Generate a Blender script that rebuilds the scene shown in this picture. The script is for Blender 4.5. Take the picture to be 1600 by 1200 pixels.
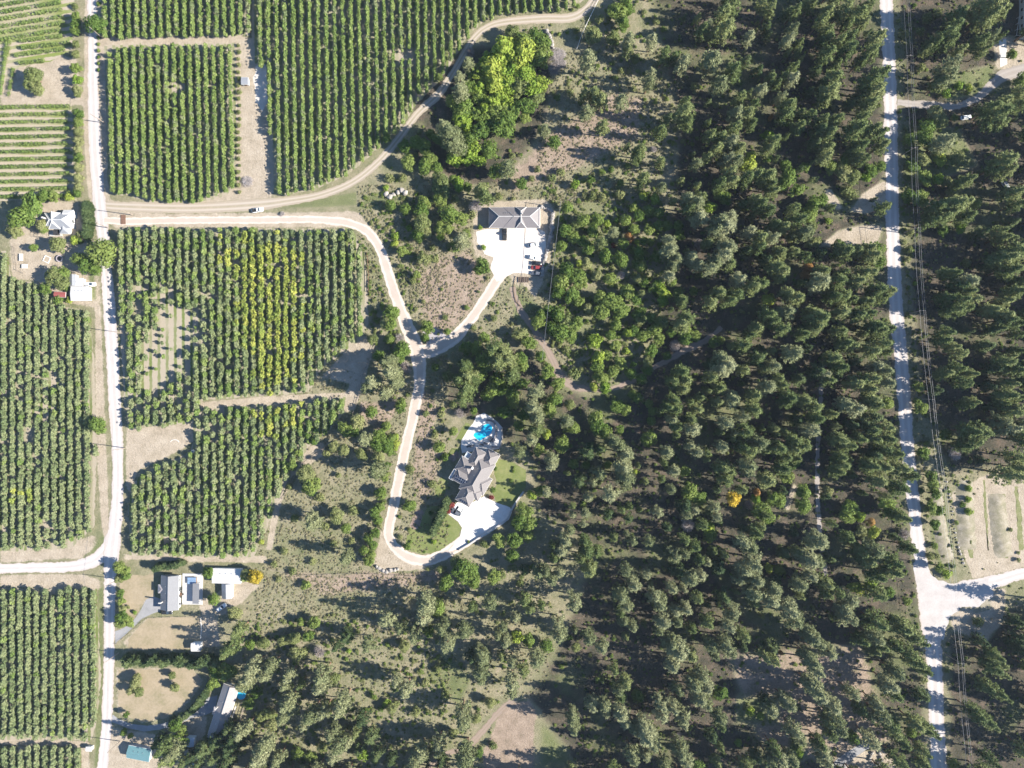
import bpy, bmesh, math, random
import numpy as np
from mathutils import Vector, Matrix
from mathutils.geometry import tessellate_polygon

for o in list(bpy.data.objects):
    bpy.data.objects.remove(o)
SC = bpy.context.scene
COL = SC.collection
rnd = random.Random(7)
nrs = np.random.RandomState(11)

# ------------------------------------------------------------------ camera, sky, sun, exposure
HCAM = 288.0          # drone height in metres
S = 0.27              # metres per photo pixel on the ground
cam_d = bpy.data.cameras.new('drone_camera')
cam_d.lens = 24.0; cam_d.sensor_width = 36.0
cam_d.clip_start = 1.0; cam_d.clip_end = 6000.0
cam = bpy.data.objects.new('drone_camera', cam_d); COL.objects.link(cam)
cam.location = (0, 0, HCAM); cam.rotation_euler = (0, 0, 0)
SC.camera = cam
SUN_EL = math.radians(31); SUN_AZ = math.radians(-8)      # azimuth measured from +x (right of the photo)
sv = Vector((math.cos(SUN_AZ)*math.cos(SUN_EL), math.sin(SUN_AZ)*math.cos(SUN_EL), math.sin(SUN_EL)))
W = bpy.data.worlds.new('World'); SC.world = W; W.use_nodes = True
nt = W.node_tree; bg = nt.nodes['Background']
sky = nt.nodes.new('ShaderNodeTexSky'); sky.sky_type = 'NISHITA'; sky.sun_disc = False
sky.sun_elevation = SUN_EL; sky.sun_rotation = math.pi/2 - SUN_AZ
sky.altitude = 400; sky.air_density = 1.1; sky.dust_density = 0.0; sky.ozone_density = 5.0
nt.links.new(sky.outputs[0], bg.inputs[0]); bg.inputs[1].default_value = 0.075
sd = bpy.data.lights.new('sun', 'SUN'); sd.energy = 5.0; sd.angle = math.radians(0.53); sd.color = (1.0, 0.93, 0.82)
sun = bpy.data.objects.new('sun', sd); COL.objects.link(sun)
sun.rotation_euler = sv.to_track_quat('Z', 'Y').to_euler(); sun.location = (200, -30, 200)
SC.view_settings.view_transform = 'Standard'; SC.view_settings.look = 'None'
SC.view_settings.exposure = 1.65; SC.view_settings.gamma = 1.0; SC.view_settings.use_curve_mapping = False
SC.render.engine = 'CYCLES'
SC.cycles.max_bounces = 5; SC.cycles.diffuse_bounces = 3; SC.cycles.glossy_bounces = 2
SC.cycles.transmission_bounces = 3; SC.cycles.transparent_max_bounces = 4

# ------------------------------------------------------------------ helpers
def P(px, py, z=0.0):
    """photo position of a point standing z metres above ground -> metres"""
    k = S*(HCAM - z)/HCAM
    return Vector(((px-800)*k, (600-py)*k, z))

def tag(o, label=None, cat=None, group=None, kind=None):
    if label: o['label'] = label
    if cat: o['category'] = cat
    if group: o['group'] = group
    if kind: o['kind'] = kind
    return o

def link(o, parent=None):
    COL.objects.link(o)
    if parent is not None: o.parent = parent
    return o

def empty(name, loc, rz=0.0, label=None, cat=None, group=None):
    o = bpy.data.objects.new(name, None); COL.objects.link(o)
    o.empty_display_size = 0.5
    o.location = loc; o.rotation_euler = (0, 0, rz)
    return tag(o, label, cat, group)

def mesh(name, verts, faces, mat=None, smooth=False):
    me = bpy.data.meshes.new(name)
    me.from_pydata([tuple(v) for v in verts], [], faces)
    if mat: me.materials.append(mat)
    if smooth: me.polygons.foreach_set('use_smooth', [True]*len(me.polygons))
    me.update()
    return me

def quads_mesh(name, V4, mat):
    """V4: (N,4,3) quads"""
    n = len(V4)
    me = bpy.data.meshes.new(name)
    me.vertices.add(n*4); me.vertices.foreach_set('co', V4.reshape(-1).astype(np.float32))
    me.loops.add(n*4); me.loops.foreach_set('vertex_index', np.arange(n*4, dtype=np.int32))
    me.polygons.add(n); me.polygons.foreach_set('loop_start', np.arange(0, n*4, 4, dtype=np.int32))
    me.polygons.foreach_set('loop_total', np.full(n, 4, dtype=np.int32))
    me.materials.append(mat); me.update(calc_edges=True)
    return me

class MB:
    """collects solids and links them as one mesh"""
    def __init__(s): s.v = []; s.f = []
    def add(s, v, f):
        n = len(s.v); s.v += [tuple(q) for q in v]; s.f += [tuple(i+n for i in g) for g in f]; return s
    def box(s, x0, x1, y0, y1, z0, z1):
        return s.add([(x0,y0,z0),(x1,y0,z0),(x1,y1,z0),(x0,y1,z0),(x0,y0,z1),(x1,y0,z1),(x1,y1,z1),(x0,y1,z1)],
              [(0,3,2,1),(4,5,6,7),(0,1,5,4),(1,2,6,5),(2,3,7,6),(3,0,4,7)])
    def prism(s, pts, z0, z1):
        n = len(pts)
        a = sum(pts[i][0]*pts[(i+1)%n][1]-pts[(i+1)%n][0]*pts[i][1] for i in range(n))
        if a < 0: pts = pts[::-1]
        v = [(p[0],p[1],z0) for p in pts]+[(p[0],p[1],z1) for p in pts]
        f = [tuple(range(n-1,-1,-1)), tuple(range(n,2*n))]+[(i,(i+1)%n,n+(i+1)%n,n+i) for i in range(n)]
        return s.add(v, f)
    def tube(s, p, q, r0, r1=None, n=6):
        r1 = r0 if r1 is None else r1
        p = Vector(p); q = Vector(q); d = (q-p)
        if d.length < 1e-6: return s
        d.normalize(); u = d.orthogonal().normalized(); w = d.cross(u)
        v = [p+(u*math.cos(t)+w*math.sin(t))*r0 for t in [2*math.pi*i/n for i in range(n)]]
        v += [q+(u*math.cos(t)+w*math.sin(t))*r1 for t in [2*math.pi*i/n for i in range(n)]]
        return s.add(v, [(i,(i+1)%n,n+(i+1)%n,n+i) for i in range(n)]+[tuple(range(n-1,-1,-1)), tuple(range(n,2*n))])
    def path(s, pts, r, n=5):
        for a, b in zip(pts[:-1], pts[1:]): s.tube(a, b, r, r, n)
        return s
    def me(s, name, mat, smooth=False): return mesh(name, s.v, s.f, mat, smooth)
    def build(s, name, mat, parent=None, loc=None, smooth=False):
        o = bpy.data.objects.new(name, s.me(name, mat, smooth))
        if loc is not None: o.location = loc
        return link(o, parent)

# ------------------------------------------------------------------ materials
MATS = {}
def new_mat(name):
    m = bpy.data.materials.new(name); m.use_nodes = True
    nt = m.node_tree; nt.nodes.clear()
    out = nt.nodes.new('ShaderNodeOutputMaterial'); b = nt.nodes.new('ShaderNodeBsdfPrincipled')
    nt.links.new(b.outputs[0], out.inputs[0])
    MATS[name] = m
    return m, nt, b, out

def N(nt, t, **k):
    n = nt.nodes.new(t)
    for a, v in k.items():
        if a in ('ins',):
            for i, x in v.items(): n.inputs[i].default_value = x
        else: setattr(n, a, v)
    return n
def c4(c): return (c[0], c[1], c[2], 1.0)

def noise(nt, scale, detail=3, rough=0.55, vec=None):
    n = N(nt, 'ShaderNodeTexNoise', ins={'Scale': scale, 'Detail': detail, 'Roughness': rough})
    if vec is not None: nt.links.new(vec, n.inputs['Vector'])
    return n.outputs['Fac']
def ramp(nt, fac, stops):
    r = N(nt, 'ShaderNodeValToRGB'); cr = r.color_ramp
    while len(cr.elements) < len(stops): cr.elements.new(0.5)
    for e, (p, c) in zip(cr.elements, stops): e.position = p; e.color = c4(c) if len(c) == 3 else c
    nt.links.new(fac, r.inputs[0]); return r.outputs[0]
def mix(nt, fac, a, b, mode='MIX'):
    m = N(nt, 'ShaderNodeMix', data_type='RGBA', blend_type=mode)
    for sock, v in ((m.inputs[0], fac), (m.inputs[6], a), (m.inputs[7], b)):
        if hasattr(v, 'is_linked') or hasattr(v, 'links'): nt.links.new(v, sock)
        elif isinstance(v, (int, float)): sock.default_value = v
        else: sock.default_value = c4(v)
    return m.outputs[2]
def math_(nt, op, a, b=None):
    m = N(nt, 'ShaderNodeMath', operation=op)
    for i, v in ((0, a), (1, b)):
        if v is None: continue
        if isinstance(v, (int, float)): m.inputs[i].default_value = v
        else: nt.links.new(v, m.inputs[i])
    return m.outputs[0]
def mrange(nt, v, a, b, c=0.0, d=1.0, smooth=True):
    m = N(nt, 'ShaderNodeMapRange', interpolation_type='SMOOTHSTEP' if smooth else 'LINEAR')
    nt.links.new(v, m.inputs[0])
    for i, x in ((1,a),(2,b),(3,c),(4,d)): m.inputs[i].default_value = x
    return m.outputs[0]
def bump(nt, b, h, strength, dist):
    n = N(nt, 'ShaderNodeBump', ins={'Strength': strength, 'Distance': dist})
    nt.links.new(h, n.inputs['Height']); nt.links.new(n.outputs[0], b.inputs['Normal'])
def geo_pos(nt): return N(nt, 'ShaderNodeNewGeometry').outputs['Position']

def plain(name, col, rough=0.6, metal=0.0, var=0.12, scale=1.2, spec=0.4, bumpy=0.0):
    if name in MATS: return MATS[name]
    m, nt, b, out = new_mat(name)
    n = noise(nt, scale, 4, 0.6, N(nt, 'ShaderNodeTexCoord').outputs['Object'])
    dark = tuple(c*(1-var*1.6) for c in col); lite = tuple(min(1, c*(1+var)) for c in col)
    nt.links.new(ramp(nt, n, [(0.3, dark), (0.7, lite)]), b.inputs['Base Color'])
    b.inputs['Roughness'].default_value = rough; b.inputs['Metallic'].default_value = metal
    b.inputs['Specular IOR Level'].default_value = spec
    if bumpy: bump(nt, b, n, bumpy, 0.1)
    return m

LEAF_K = 1.15
def leafmat(name, cols, trans=0.28, rough=0.55):
    """cols: three base colours, blended per tree and inside the crown by noise"""
    cols = [tuple(x*LEAF_K for x in c) for c in cols]
    m, nt, b, out = new_mat(name)
    oi = N(nt, 'ShaderNodeObjectInfo').outputs['Random']
    tc = N(nt, 'ShaderNodeTexCoord').outputs['Object']
    n = noise(nt, 0.9, 2, 0.6, tc)
    g = N(nt, 'ShaderNodeNewGeometry').outputs['Random Per Island']
    f = math_(nt, 'ADD', math_(nt, 'MULTIPLY', oi, 0.7), math_(nt, 'ADD', math_(nt, 'MULTIPLY', n, 0.5), math_(nt, 'MULTIPLY', g, 0.3)))
    f = math_(nt, 'SUBTRACT', f, 0.22)
    c = ramp(nt, f, [(0.1, cols[0]), (0.5, cols[1]), (0.9, cols[2])])
    nt.links.new(c, b.inputs['Base Color']); b.inputs['Roughness'].default_value = rough
    b.inputs['Specular IOR Level'].default_value = 0.08
    t = N(nt, 'ShaderNodeBsdfTranslucent'); nt.links.new(c, t.inputs[0])
    ms = N(nt, 'ShaderNodeMixShader'); ms.inputs[0].default_value = trans
    nt.links.new(b.outputs[0], ms.inputs[1]); nt.links.new(t.outputs[0], ms.inputs[2])
    nt.links.new(ms.outputs[0], out.inputs[0])
    return m

L_PINE  = leafmat('pine_needles', [(0.056,0.083,0.029),(0.102,0.129,0.046),(0.160,0.179,0.072)], 0.12)
L_PINEG = leafmat('grey_pine_needles', [(0.096,0.116,0.053),(0.149,0.165,0.082),(0.210,0.218,0.120)], 0.12)
L_FIR   = leafmat('fir_needles', [(0.034,0.056,0.024),(0.060,0.086,0.034),(0.092,0.118,0.048)], 0.12)
L_DEC   = leafmat('broad_leaves', [(0.062,0.108,0.024),(0.108,0.160,0.036),(0.160,0.200,0.055)])
L_OLIVE = leafmat('olive_leaves', [(0.100,0.130,0.045),(0.150,0.172,0.065),(0.205,0.215,0.095)])
L_YEL   = leafmat('yellow_green_leaves', [(0.11,0.185,0.028),(0.175,0.245,0.038),(0.26,0.30,0.058)])
L_GOLD  = leafmat('gold_leaves', [(0.26,0.21,0.030),(0.42,0.31,0.035),(0.52,0.39,0.06)])
L_RUST  = leafmat('rust_leaves', [(0.20,0.11,0.04),(0.28,0.155,0.055),(0.34,0.22,0.08)])
L_RED   = leafmat('plum_leaves', [(0.12,0.025,0.025),(0.20,0.045,0.04),(0.26,0.08,0.06)])
L_GREY  = leafmat('bare_twigs', [(0.18,0.16,0.15),(0.26,0.23,0.22),(0.34,0.31,0.30)], 0.05)
L_ORCH  = leafmat('orchard_leaves', [(0.098,0.148,0.042),(0.140,0.195,0.056),(0.185,0.232,0.076)])
L_ORC2  = leafmat('dull_orchard_leaves', [(0.106,0.142,0.064),(0.156,0.190,0.090),(0.208,0.232,0.120)])
L_ORCY  = leafmat('yellowing_orchard_leaves', [(0.145,0.195,0.048),(0.210,0.250,0.058),(0.300,0.315,0.074)])
L_GRASS = leafmat('grass_blades', [(0.17,0.165,0.09),(0.23,0.215,0.13),(0.30,0.265,0.175)])
BARK = plain('bark', (0.16,0.11,0.08), 0.9, var=0.3, scale=3)
BARKP = plain('pine_bark', (0.22,0.13,0.085), 0.9, var=0.3, scale=3)

# ------------------------------------------------------------------ ground paint (kind of ground cover, not light)
def track(pts, step=2.0):
    """Catmull-Rom through (px,py,w) -> dense list of the same"""
    p = [np.array(q, float) for q in pts]; p = [2*p[0]-p[1]]+p+[2*p[-1]-p[-2]]
    out = []
    for i in range(1, len(p)-2):
        n = max(2, int(np.hypot(*(p[i+1]-p[i])[:2])/step))
        for k in range(n):
            t = k/n
            out.append(0.5*((2*p[i])+(-p[i-1]+p[i+1])*t+(2*p[i-1]-5*p[i]+4*p[i+1]-p[i+2])*t*t+(-p[i-1]+3*p[i]-3*p[i+1]+p[i+2])*t**3))
    out.append(p[-2])
    return np.array(out)

ROADS = {
 'left_road': [(143,-60,15),(144,0,15),(145,60,16),(146,150,18),(149,240,20),(154,300,20),(158,340,20),(165,407,18),(172,500,20),(178,600,20),(183.5,700,18),(184,760,18),(181,812,20),(175,860,25),(172,910,20),(171.5,967,18),(170.5,1033,17),(166.5,1133,17),(160,1200,17),(155,1260,17)],
 'left_branch': [(-60,888,16),(0,888,16),(60,887,16),(105,885.5,17),(140,879,20),(163,862,20),(176,835,18)],
 'right_road': [(1384,-60,19),(1385,0,20),(1389,100,21),(1392,200,21),(1394,300,21),(1396,400,22),(1402,500,22),(1411.5,600,22),(1418,700,22),(1429,800,20),(1437,867,21),(1444,910,26),(1452,960,32),(1458,1010,26),(1461,1067,25),(1464,1133,25),(1467,1200,26),(1470,1260,26)],
 'right_branch': [(1446,950,30),(1470,932,30),(1500,922,26),(1533,914,23),(1570,904,20),(1600,895,18),(1670,880,18)],
 'house_drive': [(163,344,11),(197,346,12),(250,345,12),(320,344,12),(400,344,12),(470,343,12),(520,345,13),(555,352,14),(578,366,15),(596,395,15),(612,445,17),(632,500,20),(650,545,24),(656,590,19),(649,633,17),(634,700,17),(623,750,17),(614,795,16),(608,820,16),(608,838,16),(618,856,16),(640,871,17),(668,876,17),(694,866,18),(720,849,20),(745,832,24),(765,815,30)],
 'barn_drive': [(648,552,22),(675,547,21),(707,530,19),(730,506,17),(748,482,16),(765,456,16),(780,432,18),(796,410,24)],
}
TRACKS = {
 'orchard_track': [(160,321,14),(200,323,16),(300,325,17),(400,320,18),(450,314,14),(500,305,12),(550,285,12),(590,254,12),(620,220,12),(652,178,12),(684,148,13),(708,113,11),(728,80,11),(742,58,11),(762,42,11),(790,34,13),(850,29,15),(890,28,15),(914,16,13),(935,-10,12),(960,-60,12)],
 'forest_trail': [(800,448,10),(806,468,10),(818,492,10),(840,522,10),(858,552,10),(875,585,12),(892,602,13),(918,608,10),(950,608,8),(985,596,8),(1020,575,9),(1060,553,9),(1100,533,9),(1128,512,7)],
 'clearing_trail': [(660,1210,8),(690,1182,8),(728,1168,10),(752,1145,9),(780,1112,9),(806,1090,8)],
 'side_drive': [(1402,160,10),(1430,163,13),(1460,165,13),(1495,166,10),(1528,152,11),(1552,130,15),(1575,116,20),(1640,100,22)],
 'forest_lane': [(1290,560,7),(1283,610,7),(1278,690,7),(1277,760,7),(1281,830,7),(1290,900,6)],
}
RD = {k: track(v) for k, v in ROADS.items()}; TD = {k: track(v) for k, v in TRACKS.items()}
ALLR = np.vstack(list(RD.values())+[TD[k] for k in ('orchard_track','forest_trail','clearing_trail','side_drive')])

# pale aprons, lots and other hard polygons (photo pixels)
BARN_APRON = [(744,362),(762,358),(800,357),(838,356),(851,362),(853,385),(850,410),(845,429),(820,427),(801,427),(789,433),(776,440),(766,420),(771,402),(757,397),(745,378)]
HOUSE_APRON = [(700,803),(706,796),(715,784),(731,790),(742,783),(757,775),(763,779),(775,785),(790,790),(797,793),(800,800),(795,812),(775,824),(752,838),(735,850),(715,858),(700,862),(709,852),(719,838),(722,824),(716,815)]
POOLPATIO = [(721,688),(733,668),(739,662),(744,650),(756,645),(768,652),(777,659),(785,668),(786,684),(780,701),(760,705),(740,705),(722,708),(720,698)]
HC_DRIVE = [(180,986),(187,984),(206,974),(218,956),(229,936),(240,932),(252,936),(250,955),(238,959),(222,967),(204,984),(180,1006)]
HD_DRIVE = [(176,1116),(186,1124),(205,1131),(230,1134),(255,1130),(280,1121),(298,1113),(312,1102),(318,1092),(340,1086),(336,1110),(322,1117),(300,1122),(278,1132),(250,1140),(225,1143),(200,1138),(183,1131),(174,1128)]
PAVED = [(1290,1204),(1310,1184),(1335,1168),(1352,1158),(1366,1155),(1372,1163),(1352,1172),(1330,1188),(1318,1204)]
HARD = [BARN_APRON, HOUSE_APRON, POOLPATIO, HC_DRIVE, HD_DRIVE, PAVED, [(1440,880),(1545,905),(1565,955),(1470,1000)], [(786,1094),(832,1096),(856,1122),(905,1204),(752,1204)]]
BLD = [[(60,325),(118,325),(118,372),(60,372)],[(104,428),(140,428),(140,474),(104,474)],[(762,320),(848,320),(848,358),(762,358)],
       [(712,700),(780,700),(780,785),(712,785)],[(243,896),(314,896),(314,960),(243,960)],[(328,886),(380,886),(380,938),(328,938)],
       [(322,1064),(372,1064),(372,1164),(322,1164)],[(1572,-20),(1640,-20),(1640,80),(1572,80)],[(195,1164),(240,1164),(240,1192),(195,1192)],[(284,1148),(312,1148),(312,1205),(284,1205)]]

def sdist(poly, X, Y):
    """signed distance in px (negative inside)"""
    p = np.array(poly, float); n = len(p)
    d = np.full(X.shape, 1e9); ins = np.zeros(X.shape, bool)
    for i in range(n):
        ax, ay = p[i]; bx, by = p[(i+1) % n]
        ex, ey = bx-ax, by-ay; L = ex*ex+ey*ey+1e-9
        t = np.clip(((X-ax)*ex+(Y-ay)*ey)/L, 0, 1)
        d = np.minimum(d, (X-ax-t*ex)**2+(Y-ay-t*ey)**2)
        c = ((ay > Y) != (by > Y)) & (X < ex*(Y-ay)/(ey+1e-12)+ax)
        ins ^= c
    d = np.sqrt(d); return np.where(ins, -d, d)

def near_road(px, py, pad=0.0):
    d = np.hypot(ALLR[:,0]-px, ALLR[:,1]-py)-ALLR[:,2]*0.5
    return d.min() < pad
def blocked(px, py, pad=0.0):
    if near_road(px, py, pad): return True
    x = np.array([px], float); y = np.array([py], float)
    return any(sdist(q, x, y)[0] < pad for q in HARD+BLD)

PAINT = [  # kind, feather px, strength, polygon
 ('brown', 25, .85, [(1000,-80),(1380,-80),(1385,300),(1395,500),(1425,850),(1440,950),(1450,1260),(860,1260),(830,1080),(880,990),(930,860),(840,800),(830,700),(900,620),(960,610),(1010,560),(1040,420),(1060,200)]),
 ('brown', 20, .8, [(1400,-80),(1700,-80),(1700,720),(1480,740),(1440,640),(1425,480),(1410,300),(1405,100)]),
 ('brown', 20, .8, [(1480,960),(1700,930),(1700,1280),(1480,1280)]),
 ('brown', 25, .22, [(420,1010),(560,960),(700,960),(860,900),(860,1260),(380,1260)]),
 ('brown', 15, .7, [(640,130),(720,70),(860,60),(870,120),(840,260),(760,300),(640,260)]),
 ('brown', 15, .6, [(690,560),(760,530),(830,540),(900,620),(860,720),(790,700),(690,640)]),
 ('pink', 18, .8, [(652,430),(690,395),(745,390),(752,420),(765,440),(745,480),(705,525),(670,520),(655,480)]),
 ('pink', 15, .7, [(860,200),(960,140),(1010,150),(1000,220),(900,270),(790,310),(800,260)]),
 ('pink', 12, .8, [(445,885),(560,890),(690,890),(690,910),(560,925),(500,935),(440,905)]),
 ('pink', 10, .7, [(655,600),(675,612),(690,640),(670,690),(650,760),(640,740)]),
 ('pink', 10, .6, [(645,770),(672,690),(700,680),(690,730),(680,780),(650,800)]),
 ('pink', 10, .7, [(555,625),(625,620),(620,650),(590,680),(560,660)]),
 ('pink', 12, .6, [(1130,1020),(1350,1000),(1400,1160),(1290,1200),(1180,1160)]),
 ('pink', 30, .35, [(440,960),(620,930),(860,960),(850,1060),(700,1100),(560,1060)]),
 ('pink', 7, 1.0, [(786,1098),(826,1096),(842,1112),(836,1150),(838,1204),(758,1204),(752,1180),(772,1140)]),
 ('green', 20, .7, [(838,1118),(860,1130),(890,1165),(905,1204),(838,1204)]),
 ('pink', 10, .9, [(872,430),(950,430),(960,460),(880,470)]),
 ('dirt', 4, 1, [(134,-60),(160,-60),(165,40),(168,200),(172,310),(140,330),(130,200)]),
 ('dirt', 4, 1, [(160,56),(370,54),(395,60),(420,100),(424,310),(440,320),(160,336),(158,310),(200,318),(320,314),(366,290),(366,72),(160,74)]),
 ('dirt', 6, .9, [(160,335),(560,330),(600,380),(575,370),(550,356),(180,356)]),
 ('dirt', 6, .9, [(0,130),(20,120),(40,70),(120,92),(128,150),(130,165),(0,164)]),
 ('dirt', 7, .9, [(14,372),(150,372),(160,470),(145,480),(100,475),(60,440),(18,436)]),
 ('dirt', 8, .7, [(50,310),(125,312),(140,372),(30,380),(30,330)]),
 ('dirt', 4, .9, [(148,470),(158,480),(172,850),(160,850),(150,700)]),
 ('dirt', 5, .9, [(197,668),(300,664),(304,690),(270,710),(215,735),(205,775),(196,760)]),
 ('dirt', 3, .8, [(190,618),(310,628),(420,618),(545,612),(540,634),(440,632),(310,640),(300,668),(195,640)]),
 ('dirt', 5, .9, [(0,858),(90,852),(150,835),(160,850),(130,872),(0,880)]),
 ('dirt', 5, .9, [(0,898),(120,896),(155,905),(162,925),(150,925),(0,916)]),
 ('dirt', 3, .9, [(0,1153),(140,1158),(140,1204),(128,1204),(126,1168),(0,1164)]),
 ('dirt', 3, .9, [(192,866),(415,868),(420,880),(300,878),(195,874)]),
 ('dirt', 5, .8, [(545,540),(570,520),(585,545),(570,600),(555,640),(530,650),(545,600),(500,590)]),
 ('dirt', 4, .9, [(480,700),(505,690),(510,710),(480,730),(448,750),(440,790),(425,860),(415,860),(425,800),(440,755)]),
 ('dirt', 6, .8, [(185,900),(240,900),(240,930),(220,950),(205,972),(188,978)]),
 ('dirt', 6, .8, [(190,1004),(228,966),(310,962),(340,965),(345,1010),(300,1015),(200,1016)]),
 ('dirt', 6, .75, [(180,1042),(300,1042),(318,1062),(300,1095),(260,1122),(220,1130),(182,1115)]),
 ('dirt', 6, .8, [(170,1135),(240,1146),(270,1150),(260,1204),(165,1204)]),
 ('dirt', 5, .95, [(310,940),(382,905),(405,915),(380,940),(350,962),(315,962)]),
 ('dirt', 5, .7, [(280,1110),(325,1118),(322,1160),(300,1160),(280,1140)]),
 ('dirt', 5, .9, [(1486,770),(1540,742),(1610,730),(1610,885),(1545,900),(1520,905),(1500,850)]),
 ('dirt', 8, .9, [(1470,930),(1570,918),(1572,965),(1540,1005),(1490,985)]),
 ('dirt', 6, .9, [(1280,385),(1310,360),(1350,350),(1380,352),(1372,380),(1310,386)]),
 ('dirt', 5, .8, [(1350,300),(1385,280),(1385,330),(1350,335),(1325,330)]),
 ('dirt', 4, .8, [(1288,295),(1300,296),(1318,325),(1308,330),(1292,315)]),
 ('dirt', 5, .8, [(1300,1204),(1330,1180),(1370,1168),(1400,1180),(1400,1210)]),
 ('dirt', 5, .8, [(1552,62),(1580,55),(1610,75),(1610,115),(1556,108)]),
 ('dirt', 5, .8, [(735,315),(850,310),(875,325),(868,400),(850,440),(835,470),(815,440),(740,400),(738,340)]),
 ('dirt', 5, .7, [(795,430),(815,432),(820,500),(808,500),(798,460)]),
 ('dirt', 4, 1.0, [(584,878),(596,830),(612,845),(628,872),(685,884),(640,892),(592,893)]),
 ('dirt', 4, .8, [(1220,790),(1240,755),(1248,760),(1232,800)]),
 ('green', 8, .8, [(128,310),(140,312),(152,470),(140,470)]),
 ('green', 8, .3, [(555,640),(620,690),(600,780),(560,850),(450,860),(430,830),(450,760),(520,700)]),
 ('green', 8, .7, [(157,830),(170,840),(160,880),(130,880)]),
 ('green', 6, .8, [(152,920),(163,915),(160,1200),(146,1200),(152,1040)]),
 ('green', 10, .3, [(420,880),(560,840),(570,880),(430,1000),(390,1000)]),
 ('green', 8, .7, [(800,440),(850,480),(845,540),(800,500)]),
 ('green', 10, .7, [(690,1010),(740,1060),(720,1110),(660,1060)]),
 ('green', 8, .8, [(1470,120),(1550,100),(1560,140),(1480,160)]),
 ('green', 8, .7, [(1405,190),(1500,200),(1530,260),(1410,300)]),
 ('green', 8, .6, [(1445,760),(1480,760),(1500,900),(1470,912),(1450,850)]),
 ('green', 8, .8, [(1150,1090),(1215,1090),(1215,1130),(1150,1130)]),
 ('green', 6, .8, [(1235,1150),(1260,1150),(1255,1190),(1235,1190)]),
 ('green', 12, .5, [(860,300),(960,300),(1000,480),(950,560),(850,540)]),
 ('green', 6, .8, [(575,300),(640,295),(640,330),(560,328)]),
 ('green', 5, .6, [(445,318),(560,296),(560,324),(450,328)]),
 ('green', 6, .5, [(265,975),(310,965),(312,995),(270,1000)]),
]

def ground_attr(X, Y):
    ch = {k: np.zeros(X.shape) for k in ('dirt','green','brown','pink')}
    order = ['dirt','green','brown','pink']
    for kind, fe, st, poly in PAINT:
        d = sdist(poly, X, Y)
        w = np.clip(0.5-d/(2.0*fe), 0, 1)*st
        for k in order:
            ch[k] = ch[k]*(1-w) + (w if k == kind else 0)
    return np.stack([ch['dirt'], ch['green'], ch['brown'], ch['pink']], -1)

GA = 0.74      # albedo scale of the bare grounds below
def gsc(stops): return [(p, tuple(x*GA for x in c)) for p, c in stops]
def g1(c): return tuple(x*GA for x in c)

# ------------------------------------------------------------------ ground sheet
def ground_material():
    m, nt, b, out = new_mat('ground_cover')
    at = N(nt, 'ShaderNodeAttribute', attribute_name='cover')
    sep = N(nt, 'ShaderNodeSeparateColor'); nt.links.new(at.outputs['Color'], sep.inputs[0])
    pos = geo_pos(nt)
    n1 = noise(nt, 0.035, 4, 0.6, pos); n2 = noise(nt, 0.22, 4, 0.65, pos); n3 = noise(nt, 1.3, 4, 0.7, pos); n4 = noise(nt, 5.0, 2, 0.7, pos)
    mixn = math_(nt, 'ADD', math_(nt, 'MULTIPLY', n2, 0.6), math_(nt, 'MULTIPLY', n3, 0.4))
    # dry meadow: straw, olive, bare patches
    dry = ramp(nt, mixn, gsc([(0.30, (0.150,0.150,0.085)), (0.45, (0.225,0.218,0.132)), (0.56, (0.300,0.270,0.180)), (0.70, (0.40,0.345,0.255))]))
    green = ramp(nt, mixn, gsc([(0.32, (0.105,0.135,0.055)), (0.52, (0.175,0.195,0.09)), (0.70, (0.27,0.26,0.15))]))
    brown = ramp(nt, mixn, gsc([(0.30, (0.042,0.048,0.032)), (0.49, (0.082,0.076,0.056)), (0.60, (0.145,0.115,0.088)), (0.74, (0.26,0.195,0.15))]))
    pink = ramp(nt, mixn, gsc([(0.32, (0.21,0.17,0.125)), (0.5, (0.32,0.25,0.195)), (0.68, (0.43,0.345,0.275))]))
    dirt = ramp(nt, mixn, gsc([(0.32, (0.30,0.255,0.185)), (0.5, (0.43,0.365,0.285)), (0.68, (0.53,0.46,0.37))]))
    def edge(ch):      # ragged transition between covers
        s = math_(nt, 'ADD', ch, math_(nt, 'MULTIPLY', math_(nt, 'SUBTRACT', mixn, 0.5), 0.9))
        return mrange(nt, s, 0.36, 0.64)
    c = mix(nt, mrange(nt, n1, 0.46, 0.64, 0, 0.45), dry, green)
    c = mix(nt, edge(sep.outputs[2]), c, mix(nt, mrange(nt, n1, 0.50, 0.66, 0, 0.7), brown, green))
    c = mix(nt, edge(sep.outputs[1]), c, green)
    c = mix(nt, edge(at.outputs['Alpha']), c, pink)
    c = mix(nt, edge(sep.outputs[0]), c, dirt)
    sp = mrange(nt, n4, 0.35, 0.65, 0.78, 1.16)
    hs = N(nt, 'ShaderNodeHueSaturation'); nt.links.new(c, hs.inputs['Color']); nt.links.new(sp, hs.inputs['Value'])
    nt.links.new(hs.outputs[0], b.inputs['Base Color'])
    b.inputs['Roughness'].default_value = 0.95; b.inputs['Specular IOR Level'].default_value = 0.1
    bump(nt, b, math_(nt, 'ADD', n3, math_(nt, 'MULTIPLY', n4, 0.5)), 0.8, 0.35)
    return m
def axis(lo, hi, step, far):
    a = np.arange(lo, hi+step*0.5, step)
    g = [step]; 
    out_l, out_r = [], []
    d = step
    x = lo
    while x > -far: d *= 1.5; x -= d; out_l.append(x)
    d = step; x = hi
    while x < far: d *= 1.5; x += d; out_r.append(x)
    return np.concatenate([np.array(out_l[::-1]), a, np.array(out_r)])
gx = axis(-235, 235, 1.0, 3000); gy = axis(-180, 180, 1.0, 3000)
GX, GY = np.meshgrid(gx, gy)
me = bpy.data.meshes.new('ground'); nx, ny = len(gx), len(gy)
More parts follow.
